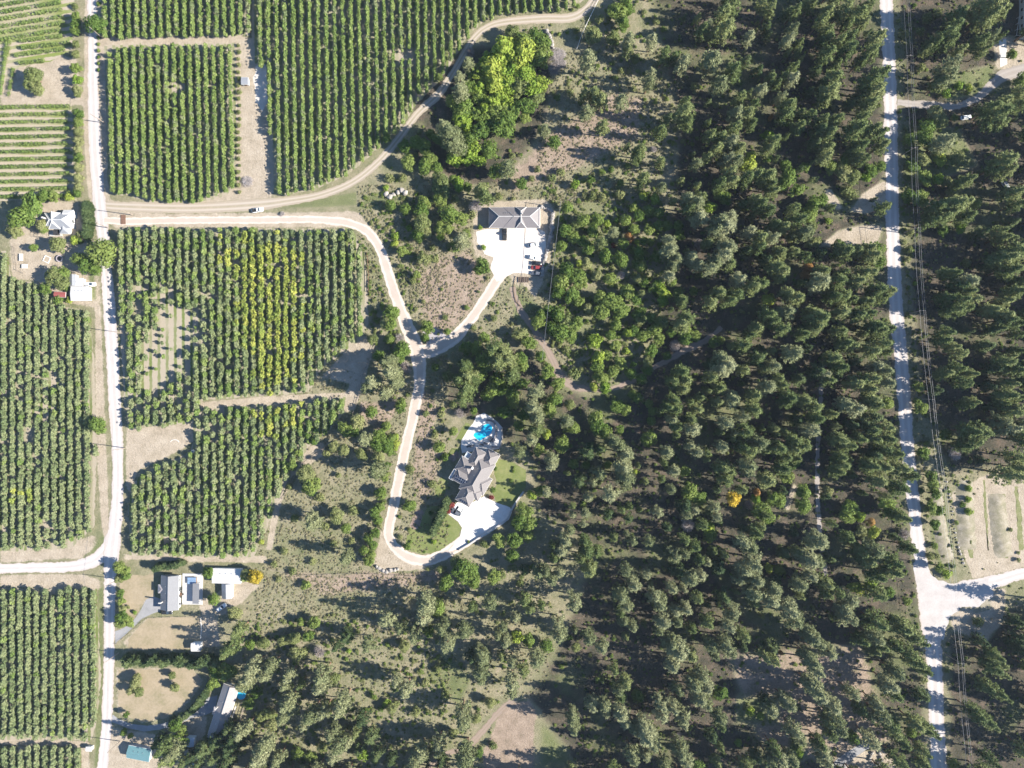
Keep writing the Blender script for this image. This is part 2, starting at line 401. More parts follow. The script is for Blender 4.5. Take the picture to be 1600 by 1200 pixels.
co = np.stack([GX, GY, np.zeros_like(GX)], -1).reshape(-1, 3)
idx = np.arange(nx*ny).reshape(ny, nx)
F = np.stack([idx[:-1,:-1], idx[:-1,1:], idx[1:,1:], idx[1:,:-1]], -1).reshape(-1, 4)
me.vertices.add(len(co)); me.vertices.foreach_set('co', co.reshape(-1).astype(np.float32))
me.loops.add(F.size); me.loops.foreach_set('vertex_index', F.reshape(-1).astype(np.int32))
me.polygons.add(len(F)); me.polygons.foreach_set('loop_start', np.arange(0, F.size, 4, dtype=np.int32))
me.polygons.foreach_set('loop_total', np.full(len(F), 4, dtype=np.int32))
me.update(calc_edges=True)
at = me.attributes.new('cover', 'FLOAT_COLOR', 'POINT')
cov = ground_attr(GX.reshape(-1)/S+800, 600-GY.reshape(-1)/S)
at.data.foreach_set('color', cov.reshape(-1).astype(np.float32))
me.materials.append(ground_material())
ground = link(bpy.data.objects.new('ground', me)); tag(ground, 'dry meadow and forest floor between the roads', kind='structure')

# ------------------------------------------------------------------ roads, drives, lawns as thin sheets
def vnoise(i, seed): 
    r = math.sin(i*12.9898+seed*78.233)*43758.5453; return r-math.floor(r)
def ribbon(name, pts, z, mat, jit=0.35, parent=None):
    T = track(pts, 4.0) if not isinstance(pts, np.ndarray) else pts
    d = np.gradient(T[:, :2], axis=0); d /= np.linalg.norm(d, axis=1)[:, None]+1e-9
    nrm = np.stack([-d[:,1], d[:,0]], -1)
    sd = rnd.random()*100
    V = []; A = []
    js = [0.0, 0.0]
    for i in range(len(T)):
        for q in (0, 1): js[q] = js[q]*0.6+(vnoise(i, sd+q)-0.5)*2*jit*0.8
        w = T[i,2]*0.5
        for t in (-1.0, -0.6, -0.2, 0.2, 0.6, 1.0):
            e = (js[0]/S if t < -0.9 else js[1]/S if t > 0.9 else 0)
            p = T[i,:2]+nrm[i]*(w*t+ (e if t > 0 else -e)*0.6)
            v = P(p[0], p[1]); v.z = z; V.append(v); A.append(t)
    Fq = []
    for i in range(len(T)-1):
        for k in range(5):
            a = i*6+k; Fq.append((a, a+6, a+7, a+1))
    me = mesh(name, V, Fq, mat)
    if me.polygons[0].normal.z < 0: me.flip_normals()
    a = me.attributes.new('across', 'FLOAT', 'POINT'); a.data.foreach_set('value', A)
    o = link(bpy.data.objects.new(name, me), parent)
    if parent is None: tag(o, kind='structure')
    return o
def ribbonmat(name, base, trackc, mid, edgec, strength=0.8, band=0):
    base, trackc, mid, edgec = g1(base), g1(trackc), g1(mid), g1(edgec)
    m, nt, b, out = new_mat(name)
    a = N(nt, 'ShaderNodeAttribute', attribute_name='across').outputs['Fac']
    ab = math_(nt, 'ABSOLUTE', a)
    pos = geo_pos(nt); n2 = noise(nt, 0.25, 4, 0.6, pos); n3 = noise(nt, 1.6, 3, 0.7, pos)
    nn = math_(nt, 'ADD', math_(nt, 'MULTIPLY', n2, 0.5), math_(nt, 'MULTIPLY', n3, 0.5))
    tr = math_(nt, 'ADD', math_(nt, 'ABSOLUTE', math_(nt, 'SUBTRACT', ab, 0.42)), math_(nt, 'MULTIPLY', math_(nt, 'SUBTRACT', nn, 0.5), 0.3))
    t = mrange(nt, tr, 0.06, 0.26, strength, 0.0)
    c = ramp(nt, nn, [(0.3, tuple(x*0.82 for x in base)), (0.7, tuple(min(0.9, x*1.12) for x in base))])
    c = mix(nt, mrange(nt, math_(nt, 'ADD', ab, math_(nt, 'MULTIPLY', nn, 0.35)), 0.02+0.12, 0.36, strength*0.8, 0.0), c, mid)
    c = mix(nt, t, c, trackc)
    if band: c = mix(nt, mrange(nt, math_(nt, 'ADD', ab, math_(nt, 'MULTIPLY', math_(nt, 'SUBTRACT', nn, 0.5), 0.9)), band-0.14, band+0.14, 1.0, 0.0), c, ramp(nt, n2, [(0.3, trackc), (0.7, mid)]))
    c = mix(nt, mrange(nt, math_(nt, 'ADD', ab, math_(nt, 'MULTIPLY', math_(nt, 'SUBTRACT', nn, 0.5), 0.7)), 0.84, 1.02), c, edgec)
    nt.links.new(c, b.inputs['Base Color']); b.inputs['Roughness'].default_value = 0.9; b.inputs['Specular IOR Level'].default_value = 0.15
    bump(nt, b, nn, 0.5, 0.1)
    return m
M_GRAV = ribbonmat('road_gravel', (0.53,0.485,0.465), (0.60,0.565,0.55), (0.49,0.455,0.44), (0.40,0.335,0.27), 0.85)
M_DRIVE = ribbonmat('drive_gravel', (0.64,0.56,0.495), (0.48,0.405,0.345), (0.53,0.455,0.395), (0.50,0.42,0.34), 0.0, 0.55)
M_TRACK = ribbonmat('dirt_track', (0.40,0.34,0.27), (0.50,0.44,0.375), (0.30,0.28,0.17), (0.30,0.265,0.18), 0.8)
M_TRAIL = ribbonmat('trail_dirt', (0.30,0.235,0.19), (0.34,0.275,0.225), (0.28,0.22,0.17), (0.20,0.17,0.115), 0.5)
M_SDRV = ribbonmat('side_drive_dirt', (0.36,0.32,0.29), (0.42,0.38,0.35), (0.34,0.30,0.27), (0.28,0.24,0.18), 0.6)
ribbon('orchard_track', TD['orchard_track'], 0.020, M_TRACK)
ribbon('forest_trail', TD['forest_trail'], 0.020, M_TRAIL, 0.6)
ribbon('clearing_trail', TD['clearing_trail'], 0.020, M_TRAIL, 0.6)
ribbon('forest_lane', TD['forest_lane'], 0.020, M_SDRV, 0.5)
ribbon('side_drive', TD['side_drive'], 0.026, M_SDRV, 0.6)
ribbon('gravel_side_road', RD['left_branch'], 0.036, M_GRAV, 0.5)
ribbon('gravel_road', RD['left_road'], 0.044, M_GRAV, 0.5)
ribbon('gravel_side_road', RD['right_branch'], 0.036, M_GRAV, 0.6)
ribbon('gravel_road', RD['right_road'], 0.044, M_GRAV, 0.6)
ribbon('driveway', RD['barn_drive'], 0.050, M_DRIVE, 0.4)
ribbon('driveway', RD['house_drive'], 0.058, M_DRIVE, 0.4)

def ragged(poly, step=5.0, jit=1.0):
    out = []; n = len(poly)
    for i in range(n):
        a = np.array(poly[i], float); b = np.array(poly[(i+1)%n], float); L = np.hypot(*(b-a)); k = max(1, int(L/step))
        for j in range(k):
            p = a+(b-a)*j/k
            if j: p = p+np.array([rnd.uniform(-jit, jit), rnd.uniform(-jit, jit)])
            out.append((p[0], p[1]))
    return out
def sheet(name, poly, z, mat, jit=0.8, step=5.0, kind='structure', parent=None):
    pts = ragged(poly, step, jit) if jit else poly
    V = [Vector((P(*p).x, P(*p).y, z)) for p in pts]
    tris = tessellate_polygon([V])
    me = mesh(name, V, [tuple(t) for t in tris], mat)
    bm = bmesh.new(); bm.from_mesh(me); bmesh.ops.recalc_face_normals(bm, faces=bm.faces)
    if bm.faces and sum(f.normal.z for f in bm.faces) < 0: bmesh.ops.reverse_faces(bm, faces=bm.faces)
    bm.to_mesh(me); bm.free()
    o = link(bpy.data.objects.new(name, me), parent)
    if kind and parent is None: tag(o, kind=kind)
    return o
def flatmat(name, cols, scale=0.5, rough=0.9, bmp=0.4):
    cols = [g1(c) for c in cols]
    m, nt, b, out = new_mat(name); pos = geo_pos(nt)
    nn = math_(nt, 'ADD', math_(nt, 'MULTIPLY', noise(nt, scale, 4, 0.6, pos), 0.6), math_(nt, 'MULTIPLY', noise(nt, scale*7, 3, 0.7, pos), 0.4))
    k = len(cols); nt.links.new(ramp(nt, nn, [(0.32+0.36*i/(k-1), c) for i, c in enumerate(cols)]), b.inputs['Base Color'])
    b.inputs['Roughness'].default_value = rough; b.inputs['Specular IOR Level'].default_value = 0.2
    bump(nt, b, nn, bmp, 0.12); return m
M_APRON = flatmat('apron_gravel', [(0.60,0.52,0.45),(0.72,0.65,0.58),(0.78,0.73,0.68)], 0.15)
M_CONC = flatmat('pale_concrete', [(0.62,0.58,0.54),(0.72,0.69,0.66),(0.78,0.75,0.72)], 0.4, 0.8, 0.1)
M_ASPH = flatmat('worn_asphalt', [(0.25,0.25,0.25),(0.31,0.31,0.32),(0.36,0.36,0.37)], 0.3)
M_LAWN = flatmat('lawn_grass', [(0.12,0.155,0.045),(0.175,0.205,0.07),(0.26,0.26,0.115)], 0.16)
M_LAWND = flatmat('dry_lawn', [(0.23,0.21,0.12),(0.34,0.28,0.19),(0.42,0.345,0.25)], 0.14)
M_MULCH = flatmat('mulch_bed', [(0.16,0.11,0.09),(0.27,0.20,0.17),(0.38,0.31,0.27)], 0.8)
M_SPOIL = flatmat('spoil_gravel', [(0.17,0.17,0.10),(0.29,0.26,0.19),(0.42,0.38,0.32)], 0.3, 0.95, 1.0)
sheet('parking_apron', BARN_APRON, 0.066, M_APRON)
sheet('parking_apron', HOUSE_APRON, 0.066, M_CONC, 0.3)
sheet('pool_patio', POOLPATIO, 0.030, M_CONC, 0.3)
sheet('asphalt_drive', HC_DRIVE, 0.030, M_ASPH, 0.3)
sheet('asphalt_drive', HD_DRIVE, 0.030, M_ASPH, 0.3)
sheet('asphalt_lane', PAVED, 0.030, M_ASPH, 0.4)
sheet('lawn', [(776,716),(800,722),(822,735),(822,760),(812,775),(797,792),(775,784),(770,772),(776,755),(772,740)], 0.012, M_LAWN)
sheet('lawn', [(638,828),(652,800),(662,806),(670,790),(690,790),(702,806),(716,816),(721,826),(716,842),(700,856),(680,863),(660,866),(642,862),(634,845)], 0.012, M_LAWN)
sheet('lawn', [(680,760),(690,745),(702,752),(692,778),(680,776)], 0.012, M_LAWN)
sheet('lawn', [(711,687),(728,660),(738,666),(722,690)], 0.012, M_LAWN)
sheet('lawn', [(697,712),(706,700),(720,700),(712,714)], 0.012, M_LAWN)
sheet('dry_lawn', [(186,900),(240,898),(242,932),(228,936),(206,972),(190,978)], 0.010, M_LAWND, 1.5)
sheet('dry_lawn', [(200,1000),(230,966),(312,962),(314,1008),(290,1014),(200,1016)], 0.010, M_LAWND, 1.5)
sheet('dry_lawn', [(184,1046),(298,1044),(316,1064),(296,1094),(258,1122),(222,1128),(186,1114)], 0.010, M_LAWND, 1.5)
sheet('mulch_bed', [(640,822),(648,800),(656,794),(662,800),(654,826),(646,828)], 0.018, M_MULCH)
sheet('mulch_bed', [(701,716),(714,704),(718,714),(708,722)], 0.018, M_MULCH)
sheet('mulch_bed', [(658,518),(680,512),(697,523),(690,537),(668,542)], 0.018, plain('slate_chips', (0.30,0.28,0.29), 0.9))
sheet('gravel_lot', [(1456,948),(1490,936),(1546,928),(1552,950),(1530,958),(1505,950),(1480,962),(1460,968)], 0.016, M_SPOIL, 2)
sheet('gravel_flare', [(1427,880),(1446,872),(1452,893),(1466,907),(1485,912),(1512,911),(1545,904),(1552,932),(1530,948),(1500,950),(1486,962),(1477,985),(1474,1000),(1446,1000),(1440,950)], 0.052, flatmat('flare_gravel', [(0.42,0.385,0.365),(0.50,0.465,0.45),(0.57,0.535,0.52)], 0.2), 2)
for q in ([(1512,742,7),(1513,790,8),(1516,830,8),(1519,872,6)], [(1566,772,8),(1568,810,9),(1572,850,8),(1574,872,5)], [(1588,760,6),(1592,820,8),(1596,860,6)], [(1538,750,3),(1540,800,4),(1544,860,3)]): ribbon('grass_strip', q, 0.012, flatmat('rough_grass', [(0.11,0.14,0.05),(0.20,0.21,0.09),(0.32,0.29,0.18)], 0.3), 0.9)
sheet('bare_patch', [(399,104),(414,99),(419,130),(421,160),(410,174),(399,160),(396,130)], 0.014, flatmat('bare_chalk', [(0.48,0.43,0.37),(0.60,0.55,0.49),(0.68,0.64,0.59)], 0.3), 2)
sheet('concrete_pad', [(1561,63),(1572,61),(1574,100),(1563,105)], 0.034, M_CONC, 0.2)

# ------------------------------------------------------------------ orchard blocks: floor sheets with grass alleys
BLOCKS = {  # polygon, row spacing px, row tilt (dx per dy), plant spacing px, crown kind, height range, phase
 'upper_left': dict(poly=[(164,74),(366,70),(367,290),(345,306),(300,315),(232,314),(205,304),(172,302)], sp=12.45, tilt=0.022, step=5.2, x0=170.5, h=(3.6,4.3), dull=0),
 'upper_strip': dict(poly=[(158,-60),(392,-60),(388,54),(160,58)], sp=12.45, tilt=0.012, step=5.2, x0=158.5+12, h=(3.6,4.3), dull=0),
 'upper_right': dict(poly=[(396,-60),(930,-60),(918,-6),(890,14),(850,17),(790,23),(758,30),(735,52),(715,78),(696,110),(678,132),(650,160),(632,190),(602,220),(575,245),(545,270),(500,291),(450,304),(425,300),(418,100),(396,100)], sp=12.95, tilt=0.018, step=5.2, x0=403, h=(3.8,4.5), dull=0),
 'middle': dict(poly=[(188,358),(548,360),(568,400),(572,440),(573,505),(560,530),(540,545),(500,575),(480,610),(420,616),(320,622),(300,660),(202,668),(196,600),(188,470)], sp=12.8, tilt=0.006, step=7.0, x0=191, h=(3.7,4.8), dull=1),
 'lower': dict(poly=[(305,642),(420,634),(520,624),(538,622),(535,645),(510,675),(478,700),(460,735),(440,760),(425,800),(400,860),(395,868),(205,866),(204,790),(212,752),(240,732),(300,708),(306,690)], sp=12.4, tilt=0.0, step=7.0, x0=210, h=(3.6,4.6), dull=1),
 'far_left': dict(poly=[(-60,395),(12,395),(20,440),(60,445),(95,480),(140,492),(146,600),(149,700),(146,820),(110,855),(60,856),(-60,862)], sp=12.9, tilt=0.004, step=7.0, x0=-58, h=(3.2,4.2), dull=2),
 'bottom_left': dict(poly=[(-60,920),(150,922),(155,1060),(148,1130),(140,1155),(-60,1152)], sp=12.6, tilt=0.004, step=6.6, x0=-58, h=(3.4,4.2), dull=2),
 'corner': dict(poly=[(-60,1168),(124,1168),(126,1260),(-60,1260)], sp=12.6, tilt=0.004, step=6.6, x0=-58, h=(3.4,4.2), dull=2),
}
def floormat(name, sp_m, phase_m, tilt, grassc, dirtc, frac=0.5, horiz=False):
    grassc, dirtc = g1(grassc), g1(dirtc)
    m, nt, b, out = new_mat(name); pos = geo_pos(nt)
    sx = N(nt, 'ShaderNodeSeparateXYZ'); nt.links.new(pos, sx.inputs[0])
    n2 = noise(nt, 0.5, 3, 0.6, pos); n3 = noise(nt, 3.0, 3, 0.7, pos); n1 = noise(nt, 0.06, 2, 0.5, pos)
    u = sx.outputs[1] if horiz else math_(nt, 'ADD', sx.outputs[0], math_(nt, 'MULTIPLY', sx.outputs[1], tilt))
    if horiz: u = math_(nt, 'ADD', u, math_(nt, 'MULTIPLY', sx.outputs[0], tilt))
    ph = math_(nt, 'FRACT', math_(nt, 'DIVIDE', math_(nt, 'SUBTRACT', u, phase_m), sp_m))
    d = math_(nt, 'ABSOLUTE', math_(nt, 'SUBTRACT', ph, 0.5))      # 0 mid alley, .5 at the row
    g = mrange(nt, math_(nt, 'ADD', d, math_(nt, 'MULTIPLY', math_(nt, 'SUBTRACT', n2, 0.5), 0.35)), frac*0.5-0.06, frac*0.5+0.06, 1.0, 0.0)
    g = math_(nt, 'MULTIPLY', g, mrange(nt, n1, 0.35, 0.65, 0.25, 1.0))
    dc = ramp(nt, n3, [(0.3, tuple(x*0.8 for x in dirtc)), (0.7, tuple(x*1.15 for x in dirtc))])
    gc = ramp(nt, n3, [(0.3, tuple(x*0.8 for x in grassc)), (0.7, tuple(x*1.2 for x in grassc))])
    nt.links.new(mix(nt, g, dc, gc), b.inputs['Base Color']); b.inputs['Roughness'].default_value = 0.95
    b.inputs['Specular IOR Level'].default_value = 0.1
    bump(nt, b, n3, 0.6, 0.15); return m
def clipx(poly, grow):
    p = np.array(poly, float); c = p.mean(0); return [tuple(q+(q-c)/np.linalg.norm(q-c)*grow) for q in p]
for bi, (k, B) in enumerate(BLOCKS.items()):
    # row line: px = x0 + i*sp + tilt*(py-600)  ->  metres
    phase = ((B['x0']-800)*S)
    B['mat'] = floormat('floor_'+k, B['sp']*S, phase, B['tilt'], (0.16,0.20,0.065), (0.40,0.35,0.275), 0.34)
    sheet('orchard_floor', clipx(B['poly'], 3), 0.0065+0.003*bi, B['mat'], 1.5)

# ------------------------------------------------------------------ foliage meshes (shared between alike plants)
def rdir(n):
    v = nrs.normal(size=(n,3)); return v/np.linalg.norm(v, axis=1)[:,None]
def diamonds(C, A, Bn, la, lb):
    """C centres, A long-axis dirs, Bn second dirs"""
    V = np.stack([C-A*la[:,None], C+Bn*lb[:,None], C+A*la[:,None], C-Bn*lb[:,None]], 1); return V
def facing(C, Nn, size, asp=0.6):
    n = len(C); r = rdir(n); A = np.cross(Nn, r); A /= np.linalg.norm(A, axis=1)[:,None]+1e-9
    Bn = np.cross(Nn, A); return diamonds(C, A, Bn, size, size*asp)
def pine_crown(name, mat, H=16.0, R=3.0, nb=64, base=0.30, seed=0, broad=0.5):
    rs = np.random.RandomState(seed); T = []
    for i in range(nb):
        t = (i+rs.rand())/nb; z = H*(base+(1-base)*t)
        prof = min(1.0, 0.62+1.6*t) * max(0.05, 1-t)**broad*1.12
        L = R*prof*rs.uniform(0.55, 1.25); a = i*2.39996+rs.uniform(-.5,.5)
        k = max(1, int(round(L/0.95)))
        for j in range(k):
            f = (j+0.9)/k if k > 1 else rs.uniform(.3,.9)
            rr = L*f; aa = a+rs.normal()*0.16
            T.append((rr*math.cos(aa), rr*math.sin(aa), z+rr*0.16+rs.normal()*0.22, rs.uniform(.40,.78)))
    T.append((0,0,H-0.3,0.5)); T = np.array(T); m = 9
    C0 = np.repeat(T[:,:3], m, 0); r0 = np.repeat(T[:,3], m); n = len(C0)
    D = rs.normal(size=(n,3)); D[:,2] = D[:,2]*0.8+0.35
    out = C0.copy(); out[:,2] = (out[:,2]-H*0.45)*0.35; out /= np.linalg.norm(out, axis=1)[:,None]+0.3
    D = D+out*0.9; D /= np.linalg.norm(D, axis=1)[:,None]
    C = C0+D*(r0*0.75)[:,None]
    Nn = D*0.8+out*0.7+rs.normal(size=(n,3))*0.3; Nn /= np.linalg.norm(Nn, axis=1)[:,None]
    V1 = facing(C, Nn, r0*rs.uniform(.42,.68,n), .55)
    m2 = 9; C0 = np.repeat(T[:,:3], m2, 0); r0 = np.repeat(T[:,3], m2); n = len(C0)
    out = C0.copy(); out[:,2] = 0; out /= np.linalg.norm(out, axis=1)[:,None]+0.4
    D = rs.normal(size=(n,3))*.7+out; D[:,2] = np.abs(D[:,2])*.8; D /= np.linalg.norm(D, axis=1)[:,None]
    Bn = np.cross(D, np.array([[0,0,1.0]])+rs.normal(size=(n,3))*.3); Bn /= np.linalg.norm(Bn, axis=1)[:,None]+1e-9
    V2 = diamonds(C0+D*(r0*.95)[:,None], D, Bn, r0*.7, r0*.16)
    return quads_mesh(name, np.concatenate([V1, V2]), mat)
def lobes_crown(name, mat, H, R, base, nl, nleaf, size, seed, flat=0.85, lob=(0.34,0.55)):
    rs = np.random.RandomState(seed); ls = []
    mid = (H+base)/2; half = (H-base)/2
    for i in range(nl):
        a = i*2.39996+rs.uniform(-.4,.4); t = (i+.5)/nl
        r = R*lob[0]*0.9 if i == 0 else R*rs.uniform(*lob)
        rad = (R-r)*math.sqrt(t)*rs.uniform(.75,1.05); zz = mid+half*rs.uniform(-.45,.62)*(1-0.35*t)
        if i == 0: rad = 0; zz = H-r*flat
        ls.append((rad*math.cos(a), rad*math.sin(a), min(zz, H-r*0.5), r))
    ls = np.array(ls); w = ls[:,3]**2; w /= w.sum(); pick = rs.choice(len(ls), nleaf, p=w)
    D = rs.normal(size=(nleaf,3)); D[:,2] = D[:,2]*0.8+0.35; D /= np.linalg.norm(D, axis=1)[:,None]
    rr = ls[pick,3]*rs.uniform(.70,1.16,nleaf)
    sc = np.stack([np.ones(nleaf), np.ones(nleaf), np.full(nleaf, flat)], -1)
    C = ls[pick,:3]+D*rr[:,None]*sc
    Nn = D+rs.normal(size=(nleaf,3))*0.33; Nn /= np.linalg.norm(Nn, axis=1)[:,None]
    C[:,2] = np.maximum(C[:,2], 0.05)
    return quads_mesh(name, facing(C, Nn, size*rs.uniform(.7,1.3,nleaf), 0.7), mat)
def twig_crown(name, mat, H, R, n, seed):
    rs = np.random.RandomState(seed); D = rs.normal(size=(n,3)); D[:,2] = np.abs(D[:,2])+.2; D /= np.linalg.norm(D,axis=1)[:,None]
    q = rs.uniform(.25,1,n)[:,None]; C = D*q*np.array([[R,R,H*0.55]]); C[:,2] += H*0.25
    A = D+rs.normal(size=(n,3))*.5; A /= np.linalg.norm(A,axis=1)[:,None]; Bn = np.cross(A, rs.normal(size=(n,3))); Bn /= np.linalg.norm(Bn,axis=1)[:,None]
    return quads_mesh(name, diamonds(C, A, Bn, np.full(n,.55), np.full(n,.055)), mat)
def trunk_mesh(name, H, r, mat, limbs=7, spread=1.4, base=0.35, seed=0):
    rs = random.Random(seed); b = MB()
    p = Vector((0,0,-0.15)); k = 5
    for i in range(k):
        q = Vector((rs.uniform(-.12,.12), rs.uniform(-.12,.12), H*(i+1)/k)); b.tube(p, q, r*(1-i/k)+0.02, r*(1-(i+1)/k)+0.02, 7); p = q
    for i in range(limbs):
        z = H*(base+(0.92-base)*i/limbs); a = i*2.4+rs.uniform(-.4,.4); L = spread*(1-0.5*i/limbs)
        b.tube((0,0,z), (L*math.cos(a), L*math.sin(a), z+L*0.45), r*0.35*(1-.5*i/limbs), 0.02, 4)
    return b.me(name, mat)

PINES = [pine_crown('pine_crown', L_PINE, seed=i, nb=58+6*i, base=.26+.03*(i%3), broad=.62+.14*(i%3)) for i in range(6)]
PINESG = [pine_crown('pine_crown', L_PINEG, seed=20+i, nb=60+6*i, base=.28+.03*(i%3), broad=.5+.12*(i%3)) for i in range(5)]
FIRS = [pine_crown('fir_crown', L_FIR, seed=40+i, nb=66+6*i, base=.16, broad=.8) for i in range(3)]
PTR = trunk_mesh('pine_trunk', 15.4, 0.30, BARKP, 12, 2.0, .3, 1)
DECS = [lobes_crown('leaf_crown', L_DEC, 8.0, 3.0, 1.2, 15, 1700, .26, 60+i, .85, (.22,.5)) for i in range(5)]
OLVS = [lobes_crown('leaf_crown', L_OLIVE, 8.0, 3.0, 1.2, 16, 1700, .26, 70+i, .85, (.22,.5)) for i in range(3)]
YELS = [lobes_crown('leaf_crown', L_YEL, 8.0, 3.0, 1.2, 15, 1700, .27, 80+i, .85, (.22,.5)) for i in range(3)]
GLDS = [lobes_crown('leaf_crown', L_GOLD, 8.0, 3.0, 1.5, 11, 1500, .26, 90+i) for i in range(1)]
RSTS = [lobes_crown('leaf_crown', L_RUST, 8.0, 3.0, 1.5, 11, 1300, .26, 95+i) for i in range(1)]
DTR = trunk_mesh('tree_trunk', 6.6, 0.24, BARK, 7, 1.7, .3, 2)
TWGS = [twig_crown('twig_crown', L_GREY, 6.0, 3.0, 1300, 100+i) for i in range(2)]
SHRB = {k: [lobes_crown('shrub_leaves', m, 1.9, 1.5, 0.0, 9, 520, .17, 110+i+10*j) for i in range(3)]
        for j, (k, m) in enumerate((('s', L_OLIVE), ('G', L_DEC), ('Y', L_YEL), ('R', L_RED)))}
CONE = [pine_crown('cedar_crown', L_FIR, H=6.0, R=0.95, nb=54, base=.04, seed=130+i, broad=.62) for i in range(2)]
CTR = trunk_mesh('cedar_trunk', 5.4, .10, BARK, 0)

# kind -> (crown meshes, trunk, ref height, ref radius, height rule, z of the crown's middle)
KIND = {
 'p': (PINES, PTR, 16.0, 3.0, lambda r: 5.6+4.0*r, .64),
 'q': (PINESG, PTR, 16.0, 3.0, lambda r: 5.6+4.0*r, .64),
 'f': (FIRS, PTR, 16.0, 3.0, lambda r: 4.0+3.0*r, .55),
 'd': (DECS, DTR, 8.0, 3.0, lambda r: 2.2+1.7*r, .65),
 'o': (OLVS, DTR, 8.0, 3.0, lambda r: 2.0+1.6*r, .65),
 'y': (YELS, DTR, 8.0, 3.0, lambda r: 2.4+1.8*r, .65),
 'a': (GLDS, DTR, 8.0, 3.0, lambda r: 2.4+1.9*r, .65),
 'r': (RSTS, DTR, 8.0, 3.0, lambda r: 2.2+1.7*r, .65),
 't': (TWGS, DTR, 8.0, 3.0, lambda r: 2.2+1.7*r, .5),
}

